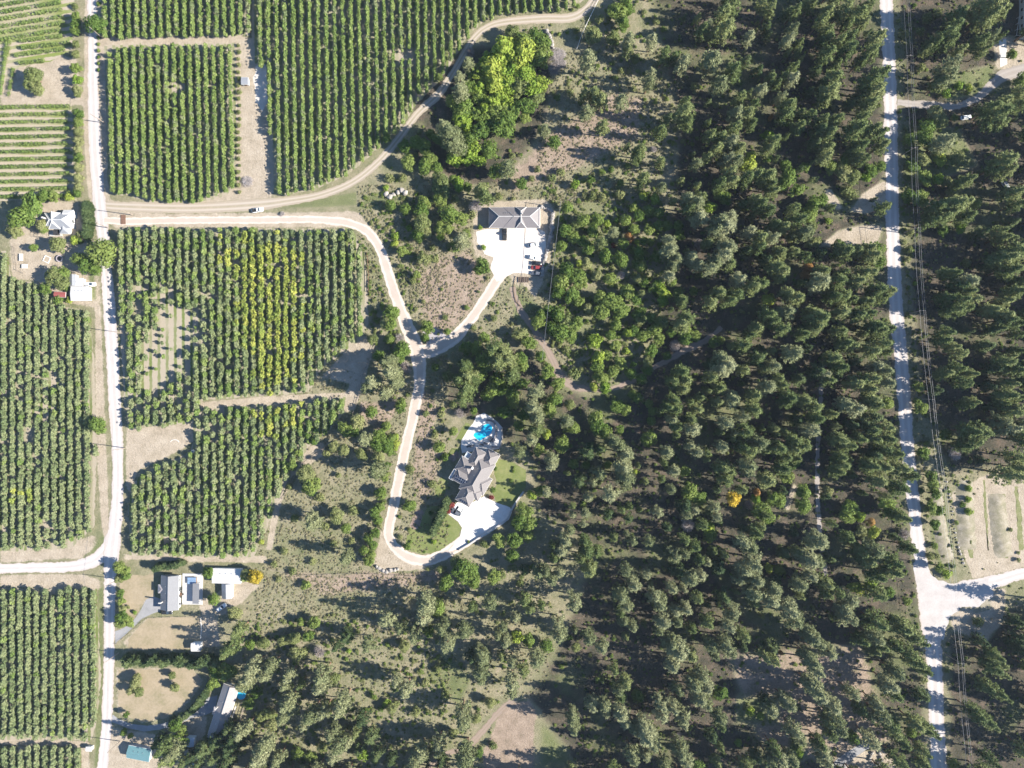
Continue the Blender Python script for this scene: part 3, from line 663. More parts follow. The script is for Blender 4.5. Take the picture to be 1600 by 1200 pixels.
# ------------------------------------------------------------------ trees, a few added for shade, most read off the photograph: crown centre and radius, 5 units to a photo pixel
TL = [
(600,0,"""y930,420,100 y1080,430,95 d1100,320,75 d1180,290,60 d1240,330,60 y850,560,85 y930,590,85 y800,480,60 y740,580,55 o1060,670,80 y1170,680,70 y1220,640,60 d1230,440,70 y990,480,80 y830,800,60 y890,760,60 y960,800,50 d670,690,60 q600,720,55 d620,840,75 q660,500,42 t670,400,40 q595,620,45 d740,890,60 y620,940,60 y655,1000,48 q520,1060,75 q565,1130,65 q470,1000,50 d360,1040,35 d250,1110,45 d160,1140,45 d930,970,90 d770,1010,65 d820,1170,65 y690,1170,60 d1100,920,40 o1190,760,60 d540,800,50 o1240,1020,40 y1030,380,60 y900,470,60 d430,600,28 d20,1080,30 d480,1130,45 d850,900,60 y1140,590,55 d740,760,50 d1010,590,50 y860,650,70 y980,660,70 y1090,560,75 d1140,470,70 y760,680,60 d700,560,55 d600,900,60 y800,870,60 d900,860,70 d1010,860,60 d1120,830,60 d680,1080,60 d600,1170,60 d320,1150,50 d420,1080,45 o1000,250,55 y940,350,70 y1010,540,70"""),
(850,0,"""d570,90,65 d620,180,50 d650,60,50 o385,270,65 o540,290,50 q660,320,48 p655,400,38 q840,320,45 q340,480,62 p940,430,52 p1010,455,42 q1085,500,52 q830,590,42 q820,655,38 o710,450,38 p390,740,52 p450,785,56 p310,740,35 q330,880,52 q600,800,52 p460,990,48 p970,930,42 p910,1030,45 p1100,880,70 p1110,800,40 p1125,960,45 p1240,240,50 s870,180,35 G930,235,28 p750,1170,48 p650,1150,25 q10,1020,35 d80,1110,48 G100,770,30 t860,1160,25 s1170,690,40 s1020,1020,25 s1080,1110,25 d640,15,40 s430,170,40 s250,250,30 s600,560,30 G560,620,25 s200,740,35 s700,700,25"""),
(1100,0,"""p150,110,58 p170,230,68 q25,210,40 p80,270,45 p225,40,58 q350,300,43 p455,40,40 p520,70,40 f640,110,35 p710,90,45 f500,280,33 q690,240,45 q650,320,45 p740,340,30 p730,410,30 p800,20,40 p840,40,40 p960,100,50 p920,160,50 p1090,80,50 p1020,20,40 p1120,190,45 p1200,120,60 p1240,60,40 p1240,190,40 q60,480,72 p230,560,62 q130,660,62 p700,530,40 q690,620,48 p620,600,35 p520,620,40 p570,660,32 q440,710,48 p280,760,45 p350,730,30 p390,820,40 q600,760,42 p960,250,45 p960,310,50 p1050,330,45 p1140,290,45 p960,430,58 p1030,510,40 p1120,400,58 p1010,620,68 p980,720,68 p940,790,40 f820,720,30 q250,890,52 p340,890,50 p370,970,40 p240,1000,50 p50,1060,45 p130,1070,50 q210,1110,52 p280,1160,50 p100,1160,45 p30,960,25 p660,830,58 p640,900,55 p750,890,38 y660,950,40 p740,990,48 p820,910,45 p920,940,45 p1030,940,52 p900,1020,50 p970,1050,50 y500,1050,42 p540,1110,52 p500,1170,40 p640,1070,25 p1180,1020,68 p1230,930,50 p1220,1150,58 p1160,1180,40 f1200,780,58 f1130,830,40 p1230,480,40 r520,920,24 p960,1160,50 s80,830,20 f860,1130,45 f420,560,40 f330,480,40 f870,560,40"""),
(1350,0,"""p730,120,55 p690,220,60 p620,290,58 p540,350,48 p660,330,50 p480,390,35 p740,400,40 q660,520,66 q640,600,66 p590,650,48 p1000,60,78 p960,140,68 p1060,110,50 p900,60,68 p900,330,52 q980,290,42 p1060,290,30 p930,400,40 p1040,900,78 p980,850,58 p1080,800,50 p1060,970,48 o570,880,65 o600,950,58 d500,980,58 d350,1090,40 d470,1080,58 q620,1110,65 o560,1160,58 p1220,720,50 p1220,820,50 d1160,420,35 p100,300,58 p40,420,58 p110,600,68 p40,650,68 p80,720,68 p40,820,58 p60,1020,58 p110,1050,58 t60,1120,50 p140,1140,48 p20,80,40 p30,40,35 d1240,620,50 Y620,740,45 Y720,680,40 Y800,700,35 G690,930,35 s300,290,40 s420,260,40 s480,160,45 s560,120,40 s430,540,40 s520,680,40"""),
(600,240,"""d320,100,52 d190,70,52 d360,40,48 y560,30,68 y740,50,50 y660,40,50 d410,110,40 d890,130,58 q970,110,58 d1070,230,42 s1000,30,30 o440,240,75 y580,240,48 d540,200,35 d650,260,35 p760,280,55 p790,330,55 t720,400,50 d440,360,50 d510,470,68 d320,380,45 d290,440,50 o300,540,62 o330,600,45 d600,510,52 d440,580,45 d500,580,40 y440,650,28 d270,640,48 s380,740,30 q610,680,52 d560,720,40 d640,630,35 G510,755,15 Y90,650,38 Y90,710,38 d140,760,38 Y200,590,30 Y780,735,25 d775,880,52 d740,910,35 d255,945,28 o310,820,50 s740,1080,14 s310,1155,20 s50,200,40 s150,200,40 d50,400,38 d170,430,38 Y20,270,30 s400,830,35 s230,1000,30 s560,360,40 s690,480,40 s130,880,25 s160,950,25 Y750,580,22 s900,340,35 s1010,355,22 s1150,200,30 s1200,130,30"""),
(850,240,"""p730,20,48 p910,70,36 p780,190,48 p750,250,25 q920,265,36 y245,235,32 d370,200,30 d600,230,25 p1070,215,25 q1190,85,40 p1200,250,30 y870,355,36 y780,330,32 p1010,375,25 q1120,360,50 q1190,400,62 p1140,430,58 q1210,500,58 p1230,340,40 q545,610,38 r665,655,44 p450,690,38 R540,720,25 d340,740,45 d310,520,48 y495,545,27 y570,520,22 d740,480,40 y730,690,25 d780,680,30 d830,690,30 q980,690,50 q980,760,58 q1030,830,50 q1000,880,50 q980,960,42 t1220,710,45 q1150,820,50 q1200,870,50 d760,880,42 d720,860,35 d180,920,58 d130,1000,58 d260,960,58 d290,1010,50 d120,1080,50 d220,1110,58 d270,1150,40 o410,950,40 d520,980,52 t600,950,35 o740,980,38 d780,1010,38 y900,1040,52 y940,1090,48 y930,1150,42 d860,1040,45 d1050,1080,35 p1080,1150,45 d1170,1080,30 d540,1150,65 d440,1130,50 d1230,940,30 d180,420,40 d170,600,48 d220,650,48 o240,570,40 s380,340,40 o330,860,42 y280,860,28 d820,590,40 d700,590,40 d740,770,48 d600,820,55 d480,800,48 d380,600,45 d420,520,40 d640,520,40 d620,700,40 d880,800,40 d300,680,40 d130,720,40 d650,1080,50 d710,1130,45 d1000,1000,35 s60,200,40 s130,150,40 s320,330,30 s450,350,40 s590,330,40 G520,130,30 G450,150,30 G650,100,25 d900,560,40 d970,560,35 d1050,560,35 d1060,640,40 d820,440,40 d900,460,40 d700,420,35"""),
(1100,240,"""p30,30,40 q190,50,50 q250,60,45 y350,80,58 y360,30,40 d490,40,30 p200,150,50 p130,230,48 p220,220,50 p330,190,52 p410,170,50 p500,180,62 p520,250,48 p540,300,45 d120,310,48 d170,350,48 y40,420,45 p440,400,58 p500,450,50 p400,360,45 d660,190,60 d720,290,48 d610,250,40 q120,540,68 q160,580,68 q90,600,58 q200,500,48 q360,610,48 p440,660,58 q530,660,52 p430,730,50 p550,550,45 p620,570,50 p700,430,42 p740,520,58 d860,400,58 d910,370,50 d820,470,55 q780,620,58 o840,560,50 o690,640,48 o850,690,50 Y965,530,32 q180,740,68 q150,800,68 q80,850,66 q40,900,58 p200,860,48 p30,700,45 p700,770,42 p790,800,42 p590,770,45 p600,800,35 f480,830,50 p560,890,58 p610,920,55 p590,970,45 q270,980,52 p380,1040,58 p440,1020,58 p250,1100,52 p120,1090,50 p50,1170,50 p200,1150,50 y510,1140,52 p650,1090,50 p720,1130,58 r815,890,48 r800,950,46 p925,920,50 q900,1010,66 p1040,1000,58 p1080,930,40 y1010,800,26 p1100,770,58 p1180,760,50 d1060,720,48 p1190,1000,58 p1230,940,50 p1080,1110,58 p1010,1120,50 p1150,1140,45 p1230,1150,40 o1090,150,65 o1150,180,58 d1100,60,48 d990,100,48 s1090,300,55 s1140,330,48 t1030,60,30 p950,30,50 p1240,50,40 p1200,30,40 r850,1030,24 d640,100,40 d780,110,35 f900,780,45 f960,1050,40 f330,760,45 f300,400,40"""),
(1350,240,"""o460,50,55 y600,40,50 o730,30,58 d380,90,48 d480,190,58 y580,200,42 o650,220,40 p1100,60,68 p1050,100,58 p1100,140,58 p800,210,48 p760,230,38 o710,290,48 d450,350,58 d350,330,48 p700,400,72 p760,390,58 p660,470,58 p800,490,52 y760,570,45 d620,600,40 d880,390,40 p1160,310,58 p1220,290,48 p1200,400,50 p1050,610,43 p1140,670,40 p1080,660,43 p1230,700,40 p1180,770,68 p1100,820,66 p1020,830,55 p1140,910,66 f970,880,45 p690,940,43 p640,930,40 q800,1010,62 p740,1040,58 p800,1080,50 p840,1140,48 p740,1150,58 p640,1130,50 Y390,1015,22 s330,760,38 s330,830,28 d90,750,55 p60,800,58 d120,840,48 p30,740,50 p40,930,50 p100,1070,58 p180,1080,48 p140,1120,48 p30,1160,50 p1180,1080,58 p1100,1150,50 p1220,1020,50 p150,420,48 d60,130,48 y20,180,38 d130,100,38 p560,420,60 p600,500,55 p520,530,50 s350,620,35 s780,860,40 s330,110,40 f1150,540,45 f900,620,45"""),
(600,480,"""d60,40,55 d40,130,48 t120,240,38 d140,330,52 d110,380,48 q60,420,48 q60,510,58 q100,590,48 t170,470,45 q20,660,48 d130,760,38 Y20,930,38 Y100,1060,38 d20,1080,48 d345,160,46 d320,235,33 d495,190,24 s425,210,15 d400,470,28 o500,540,42 p590,570,55 p660,540,58 p700,560,50 p650,640,62 p620,720,58 d720,320,48 d640,320,48 d780,240,42 s860,90,30 p860,330,66 p940,350,58 p900,420,68 p980,420,58 p1000,530,58 p640,460,55 d800,420,70 o1060,210,55 d1060,400,48 d1080,460,40 d1200,120,48 d1230,60,40 d840,650,50 d800,690,40 d1010,740,48 d950,820,50 d1000,680,48 q1190,660,58 q1170,780,58 q1200,860,58 d1060,930,40 q1160,1030,48 q1060,1130,48 d1210,1110,40 p1200,950,48 d1100,830,48 d700,810,28 t590,830,38 d540,970,32 d430,1090,42 d1140,280,48 d1220,380,40 s480,80,25 s700,160,30 s450,830,35 s330,830,30 s540,760,35 G480,1170,35 s400,1000,30 d740,520,55 d880,560,50 d1080,600,45 d930,640,45"""),
(500,680,"""d560,20,30 d545,130,32 d520,240,30 d505,330,30 d480,440,32 d470,560,34 d450,660,36 d430,760,34 d410,860,36 d400,930,32 s580,90,26 s540,300,26 s500,520,26 s470,700,28"""),
(340,60,"""s165,60,16 s172,112,21 s166,164,17 s173,216,22 s167,268,18 s174,320,23 s168,372,19 s175,424,24 s169,476,20 s176,528,16 s170,580,21 s177,632,17 s171,684,22 s165,736,18 s172,788,23 s166,840,19 s173,892,24 s167,944,20 s174,996,16 s168,1048,21 s175,1100,17 s169,1152,22 s176,1204,18"""),
(850,480,"""d110,60,58 o180,110,58 d130,200,58 d240,130,55 d210,220,50 d60,170,48 d40,30,40 d440,40,55 o350,10,40 d600,30,58 d740,50,48 o750,110,40 d560,140,40 y650,200,32 d700,190,40 y400,260,52 y420,400,55 d420,460,48 d450,550,52 y390,620,33 y480,630,42 p1120,90,58 p1080,130,58 d1100,180,48 d1000,190,40 t1030,300,46 d960,380,30 d1110,250,45 d1180,220,40 d840,340,45 o810,430,43 d810,490,40 y700,445,22 y640,340,28 p1080,510,58 p1010,580,48 p1110,570,50 p1090,640,45 p1020,730,52 p970,780,48 p1030,800,50 q1000,880,48 p1040,940,45 p1150,880,50 q1160,950,58 p1140,740,35 p1200,800,45 p1220,710,40 q1140,1080,38 q1200,1130,48 q960,1130,48 d820,1030,55 d570,770,48 d640,800,40 d730,710,38 d690,680,30 d820,750,30 d850,810,33 d840,890,33 d590,950,30 d400,870,52 d430,940,58 d480,980,48 q550,1050,48 q590,1090,52 q640,1150,58 p450,1110,35 f340,1130,60 q180,890,50 d220,940,48 d140,1070,55 y20,990,38 q60,1180,48 d80,720,48 d40,800,58 d110,600,48 o200,760,40 d30,500,48 s230,520,55 s290,490,38 d520,220,40 d560,300,40 d600,440,45 d540,500,40 d680,520,45 d760,560,40 d500,380,35 d860,180,50 d780,220,45 d920,110,45 d840,80,40 s170,330,35 s250,370,35 s120,300,30 d900,250,40"""),
(1100,480,"""p500,60,58 p540,110,50 p610,170,58 q640,40,62 p850,50,58 p900,90,70 p870,150,58 p770,210,52 p1060,190,52 p1100,280,58 p1150,300,50 p1070,40,58 p1200,60,58 p410,170,52 p360,220,40 p310,300,58 p530,340,33 p420,390,58 q690,360,66 q130,400,58 q180,460,66 q120,480,58 p60,550,50 p310,490,43 q540,460,48 p480,480,40 p580,560,45 p610,610,43 q490,620,58 p390,690,52 p120,630,50 q220,720,62 p110,740,40 p30,650,30 p390,800,58 q300,850,48 q170,910,58 q220,980,38 p130,980,30 p320,970,58 q140,1090,48 p300,1090,50 q430,1060,58 p360,1120,50 p480,1120,35 p20,1140,35 p660,710,58 p780,730,48 p860,780,58 p880,870,52 q840,960,58 p640,740,50 p550,950,35 p560,990,30 p620,970,33 p450,950,25 p700,1040,58 p770,1080,55 p580,1100,58 p700,1110,48 p640,1170,45 p720,1180,40 p1010,400,58 p1060,470,58 q940,520,48 p970,570,48 f880,500,58 p1180,590,58 p1220,560,48 q1100,760,58 q1180,790,58 p1000,830,42 q1030,930,30 p1060,1040,58 p1130,1080,50 p1210,1030,50 f1230,900,50 p1060,1170,50 d80,270,42 d130,260,30 y1230,800,40 f740,560,45 f720,880,50 f1150,920,50 f1180,420,45 f60,450,45"""),
(1350,480,"""p80,150,58 p30,50,50 p120,180,58 p180,170,50 p140,290,58 p60,340,58 p170,350,40 q90,460,48 q160,500,48 p60,560,58 q180,590,48 p40,640,50 p60,720,58 p90,760,50 d180,750,48 f70,860,58 p60,960,58 p170,940,50 p190,1030,50 p80,1030,50 p150,1110,50 p240,1140,50 f60,1150,66 p640,200,48 p620,260,48 p690,310,40 p740,360,48 p720,480,48 p640,510,48 p600,530,40 p830,520,43 p770,590,48 p840,740,43 p800,760,40 p900,980,66 p830,970,58 p840,1050,58 p780,1080,50 d640,1000,40 d470,1140,45 d420,620,38 d440,790,45 d420,740,30 p1080,60,58 p1110,100,58 p1180,130,50 p1050,170,40 p1200,210,40 p1190,340,40 p1100,430,58 p1180,490,58 p1230,570,40 p1130,600,50 p1110,690,58 p1170,700,50 p1070,750,48 p1140,820,58 p1210,800,50 q1060,890,58 q1130,940,58 q1220,920,50 p1190,990,50 t720,1150,48 p1170,1170,50 p700,20,58 p780,10,50 p980,20,50 f960,620,50 f1000,480,50 f560,650,40 f950,300,50 f1000,180,50"""),
(600,720,"""Y390,630,24 R530,340,28 R500,390,26 R840,280,24 d850,225,22 d180,670,28 d1100,390,55 d1060,480,58 d1130,500,50 d1010,620,55 d900,620,50 o560,790,42 d600,840,65 d640,900,62 d700,940,48 d480,960,55 o440,850,28 d680,850,48 d860,900,50 s920,880,40 q1210,870,52 q830,1110,52 p690,1140,38 q330,1130,70 d420,1150,55 p1100,1090,50 p1230,1130,35 p1140,1150,40 d200,350,45 d1230,240,45 y1150,270,35 s210,60,45 s380,180,40 d1000,740,45 d1120,590,50 G870,60,20 s130,590,25 G660,630,14 s780,640,35 s1020,830,35 f1100,860,40 s1060,950,35"""),
(850,720,"""q60,30,45 d230,25,35 d330,30,30 y500,30,28 q620,60,62 q640,130,62 q640,190,40 y710,90,22 q430,100,48 q380,170,35 q520,260,62 p190,100,20 q350,280,36 q20,250,35 p225,355,25 q225,420,27 q325,410,33 q310,490,31 q205,540,38 q170,620,48 q140,700,48 p80,760,40 p70,660,30 p320,620,43 p340,700,58 p410,710,43 p290,760,45 p360,850,58 q10,860,45 q60,920,48 q120,870,40 q240,1100,58 p550,600,33 q645,565,22 q690,620,40 q820,625,40 p610,380,30 p670,360,28 p745,380,20 q890,400,40 p795,160,28 p920,145,27 q990,220,36 q1020,80,43 p940,20,28 d1100,80,38 d1140,240,55 d1210,300,55 f1100,350,55 q1180,390,35 q1120,420,42 t1130,500,55 p1240,500,40 p1100,620,40 p1180,670,43 q1020,740,48 q1100,730,40 p1220,770,43 q640,860,48 q800,890,37 q700,960,50 q860,1050,52 q900,1110,58 q600,1050,55 q640,1120,48 p600,1180,40 q1000,990,43 q1090,1000,31 q1140,920,58 q1220,890,48 f1050,860,55 p1200,1070,43 q1110,1150,43 q1020,1170,40 f660,450,38 f280,160,50 f500,420,40 f960,520,35"""),
(1100,720,"""q340,40,62 q350,90,45 p150,60,58 p200,80,48 p170,150,52 p500,150,58 p620,60,58 d700,10,48 d650,130,48 a230,295,58 p300,225,36 r415,250,34 y410,300,38 d540,290,48 d590,310,48 d440,380,58 d480,430,55 t360,350,35 q80,360,42 q100,440,40 y40,520,45 d50,580,48 p410,560,52 p440,510,35 q300,640,58 q360,680,58 q390,800,66 q20,790,35 f110,830,55 d60,710,42 y510,840,34 d590,860,38 q310,850,58 q270,920,43 q400,930,58 q380,1030,62 q510,1080,62 q540,1000,55 p390,1100,40 f150,1060,55 q220,1170,58 q660,1160,66 q880,620,68 q820,770,66 q870,790,58 q760,740,48 q830,900,52 q740,960,58 p750,1050,30 p950,960,52 p960,1040,48 p1040,1020,43 q1130,1080,58 q1090,1160,58 y1200,1000,52 p1070,30,58 p1040,80,48 o970,240,38 d780,240,55 d780,350,55 d1140,370,55 d1120,430,55 y1220,440,38 o1230,560,48 p1120,600,48 p1220,720,48 p1210,680,40 f620,720,40 f700,560,35 f980,760,40 f560,930,40"""),
(1350,720,"""p150,50,58 p50,40,58 p110,150,58 p280,60,58 p360,110,58 p270,210,58 d180,330,58 d200,400,55 p300,440,50 r60,480,36 y80,560,48 t320,580,45 p350,680,48 q70,700,66 p30,780,58 p220,790,66 p220,860,64 p100,900,58 y60,980,52 p100,1040,58 d200,1030,40 d340,1100,30 d540,190,42 d520,120,38 d560,260,38 d530,370,46 d590,390,38 d560,500,38 G540,660,33 d590,830,33 Y630,880,45 Y800,210,32 Y800,300,30 Y800,390,36 G710,480,22 G760,340,30 p1140,110,72 p1220,60,50 s500,740,35 s560,740,30 G690,820,20"""),
(600,960,"""q20,40,58 q310,20,58 q130,110,43 q240,170,55 o160,250,42 q460,100,52 q500,210,66 q630,130,52 d350,140,38 q735,265,31 q770,330,58 q760,430,58 q760,500,40 f690,330,48 q935,95,34 q1030,20,35 q890,160,34 q950,210,43 y1040,180,45 d1130,200,45 q1190,350,52 q1000,370,43 p920,330,35 p1090,440,43 q1000,520,55 q1000,610,43 q100,520,43 p90,570,30 q170,590,52 o60,740,38 q610,760,52 q620,830,58 o830,690,42 o720,820,38 o540,930,38 q430,1000,48 q420,1060,40 q290,1070,52 q250,1140,58 q630,1110,72 q650,1060,40 d740,1080,33 Y30,680,38 s100,690,30 s420,420,40 s480,620,40 s330,520,35 s250,750,40 s850,1010,40 f60,1130,45 f450,1140,40"""),
(850,960,"""q110,70,48 q120,150,58 q240,120,28 q350,180,48 q455,250,46 o250,260,35 d20,250,48 q620,40,43 q690,90,38 p640,170,25 q930,50,58 q900,120,40 q1040,50,43 p1160,110,38 q1050,280,72 p1150,320,48 q990,220,58 q1000,390,55 p550,430,33 p640,530,46 q580,580,50 p600,640,40 d730,640,45 q220,810,48 q235,880,48 q220,750,30 q380,700,48 q470,700,48 q480,760,40 q600,760,58 q630,830,48 s320,840,20 q920,690,58 q920,770,58 q1010,720,48 q1080,790,58 q1090,850,40 q1040,580,43 q1170,540,58 q1210,640,58 q1230,470,48 q770,850,58 q800,930,76 q850,1000,58 q700,880,48 q690,1100,58 q790,1090,40 q1060,1050,58 q1100,1120,58 t1050,970,38 q940,1170,50 d1200,1180,45"""),
(1100,960,"""q700,40,66 q1120,30,58 q190,90,52 q170,230,58 q200,290,48 q50,240,52 q80,310,40 p310,160,48 q220,10,40 p30,60,48 q840,170,62 q890,220,50 q800,140,45 q830,350,66 q870,420,58 q800,310,48 q970,290,52 f520,250,48 p540,350,48 p470,320,48 r600,300,22 q860,570,70 q900,630,55 q820,540,48 q660,690,55 q620,650,40 q520,740,48 f480,680,48 q20,560,48 q20,690,43 d130,620,55 q120,800,52 p130,860,40 q990,700,58 q1010,790,55 q1050,880,58 p970,830,48 p990,930,48 q700,900,58 q740,960,48 q920,1060,62 q940,1130,48 p900,1000,43 q590,1110,55 q680,1130,55 q520,1140,48 p550,1050,48 p130,1040,28 Y260,990,36 Y350,740,45 Y430,780,35 G700,1020,45 Y740,1070,35 q1150,610,46 p1220,740,43 G1010,1080,24 d1160,960,46 p1230,200,48 p330,1180,50 p100,1150,40 f300,250,40 f400,1100,50 f60,950,45"""),
(1350,960,"""p100,60,66 p300,100,66 p380,160,58 p430,200,48 q80,180,55 p130,240,48 p80,280,40 p240,240,48 p340,290,52 p400,360,58 p470,430,48 q240,450,55 q190,540,58 p230,620,55 q130,790,66 p200,850,58 p230,910,48 q90,690,48 q20,790,40 q50,980,58 p400,850,58 p480,890,55 p530,920,40 p300,1000,48 p270,1140,55 d370,920,38 p1020,320,48 p1060,380,40 p1000,410,58 p1070,460,40 p950,560,48 p1030,600,48 p1080,640,40 p870,770,55 p940,820,55 p990,860,40 s870,50,48 p990,1140,48 f1200,200,58 f1230,260,58 f1180,50,48 f910,200,40 s730,370,28 p460,1060,40 p460,1160,48 f450,630,48 d700,1170,38 s450,500,35 s640,430,25"""),
(350,960,"""q1130,240,55 d700,60,42 d600,60,30 o550,190,48 o570,310,58 o460,210,38 d660,170,38 t740,300,45 Y980,280,24 d200,240,38 o300,230,45 p60,250,55 p20,300,48 p110,130,48 q220,480,55 q150,540,48 q370,400,48 q330,470,43 q510,480,43 q480,550,38 p600,550,33 q770,470,62 q760,560,55 o850,520,50 q500,690,58 q470,800,48 q540,740,43 o340,780,45 o370,870,45 o280,800,42 q680,780,55 q640,850,48 q780,760,52 q930,690,58 q900,750,48 q850,920,48 q840,960,38 p1030,930,33 q330,1010,62 q290,1090,62 q250,1150,48 q420,1130,48 q900,1010,58 q870,1090,55 q970,1000,38 y1080,1100,42 o770,1040,38 d680,1120,42 d570,1090,42 G1170,630,32 G1230,730,30 f60,1000,55 f40,880,45 f60,1110,50 f120,980,45 f1080,820,50 f1150,950,50 f1060,1050,40 f1200,1080,50 f960,170,50 f880,250,40 d260,600,40 d190,700,40"""),
(350,720,"""o640,110,66 d690,180,62 d660,225,45 q700,490,52 q680,440,38 o880,430,55 d950,530,38 q960,750,50 d1130,780,40 d1090,700,33 q1190,80,55 a240,920,48 o180,890,44 s900,110,28 s1020,380,45 d1180,400,40 d1220,260,42 d1130,600,36 G650,960,45 s430,920,28 s520,200,30 s800,500,40 s760,280,40 s560,440,35 s480,700,35 s700,780,35 Y300,630,26 s400,800,30 s540,860,35 s1000,620,30 s860,640,35"""),
(400,500,"""o1030,30,52 o910,150,40 d1050,150,38 d1140,230,55 q1020,330,52 q1080,420,55 q1090,490,48 q920,490,55 q870,530,45 q1010,570,48 t1160,370,36 d960,280,38 d1130,690,38 d900,720,42 d690,850,48 o790,800,55 q850,930,48 d960,960,55 d960,900,48 d1020,830,30 Y1100,910,28 o610,990,42 o680,1010,45 o820,1050,45 o950,1070,50 q960,1170,55 d450,950,28 d330,1040,28 d400,900,28 o380,1170,45 d280,1140,36 Y1090,1000,28 d740,870,50 s560,1040,35"""),
(0,0,"""d740,190,66 o260,600,66 o270,680,58 o230,650,50 d590,120,30 d590,180,34 d590,230,34 s600,60,30 o590,340,28 o590,420,32 d590,530,36 y600,620,36 o600,700,34 o600,730,28 d610,890,36 d610,960,36 o610,1030,36 o610,1100,36 o600,1170,36 G780,40,20 G775,300,16 G775,350,16 G775,400,16 G775,450,16 G775,500,16 G775,550,16"""),
(0,240,"""d150,500,82 d230,410,80 o110,610,50 d800,775,95 d260,735,30 o450,715,56 d620,820,50 d670,870,55 d740,900,45 o420,960,70 o470,1000,60 d490,930,45 d360,1060,40 G540,1050,38 G480,1150,45 Y560,1150,30 s640,640,38 d340,590,30 o330,560,40 Y560,340,45 Y600,680,40 d610,40,36 o610,110,36 o610,190,36 o610,260,34 d350,330,45 d420,340,40 d600,310,30 G640,690,28 d760,580,0"""),
(0,480,"""d760,925,62"""),
(160,820,"""d125,330,42 d170,360,36 o130,420,36 d185,400,30 d140,540,30 d145,600,26 o150,660,30 d150,720,40 d190,760,45 d130,760,36 Y260,680,20 s210,640,18 d825,375,42 d870,580,42 a1195,400,58 Y1130,400,42 o1030,690,50 o1010,720,30"""),
(160,1030,"""o250,190,40 o265,150,34 o280,260,36 o220,250,30 o560,225,36 o540,130,28 d185,435,20 d165,575,26 d215,600,20 d860,200,40 d560,520,45 d600,640,60 q560,720,55 d520,780,50 d630,560,36 f800,700,60 f900,640,55 f880,760,55 f1000,700,55 f960,820,60 f1040,600,50 q1100,560,50 f740,830,40 f640,800,45 f700,760,40 R1030,480,34 d950,80,50 d880,110,50 d960,130,45 d1010,100,40 q1180,60,60 q1150,130,50 q1120,200,45 p480,690,55 p510,760,55 f440,640,45"""),  # closing conifers added to throw shade on the teal-roofed shelter
]
TREES = []          # (kind, px, py, radius m)
for ox, oy, txt in TL:
    for tok in txt.split():
        k = tok[0]; x, y, r = [float(v) for v in tok[1:].split(',')]
        if r <= 0: continue
        TREES.append([k, ox+x/5, oy+y/5, r/5*S])
# trees just outside the frame that throw their shade into it or close the picture's edge
rs0 = random.Random(3)
for i in range(150):
    px = rs0.uniform(1608, 1720); py = rs0.uniform(-50, 1250)
    if 720 < py < 930 or 60 < py < 130: continue
    TREES.append(['p', px, py, rs0.uniform(2.2, 3.6)])
for i in range(130):
    px = rs0.uniform(560, 1600); py = rs0.choice([rs0.uniform(-60, -8), rs0.uniform(1206, 1260)])
    if py < 0 and px < 1010: continue
    if near_road(px, py, 10): continue
    TREES.append([rs0.choice('pq'), px, py, rs0.uniform(2.0, 3.4)])
for i in range(60):
    TREES.append(['q', rs0.uniform(330, 700), rs0.uniform(1206, 1260), rs0.uniform(1.8, 3.0)])

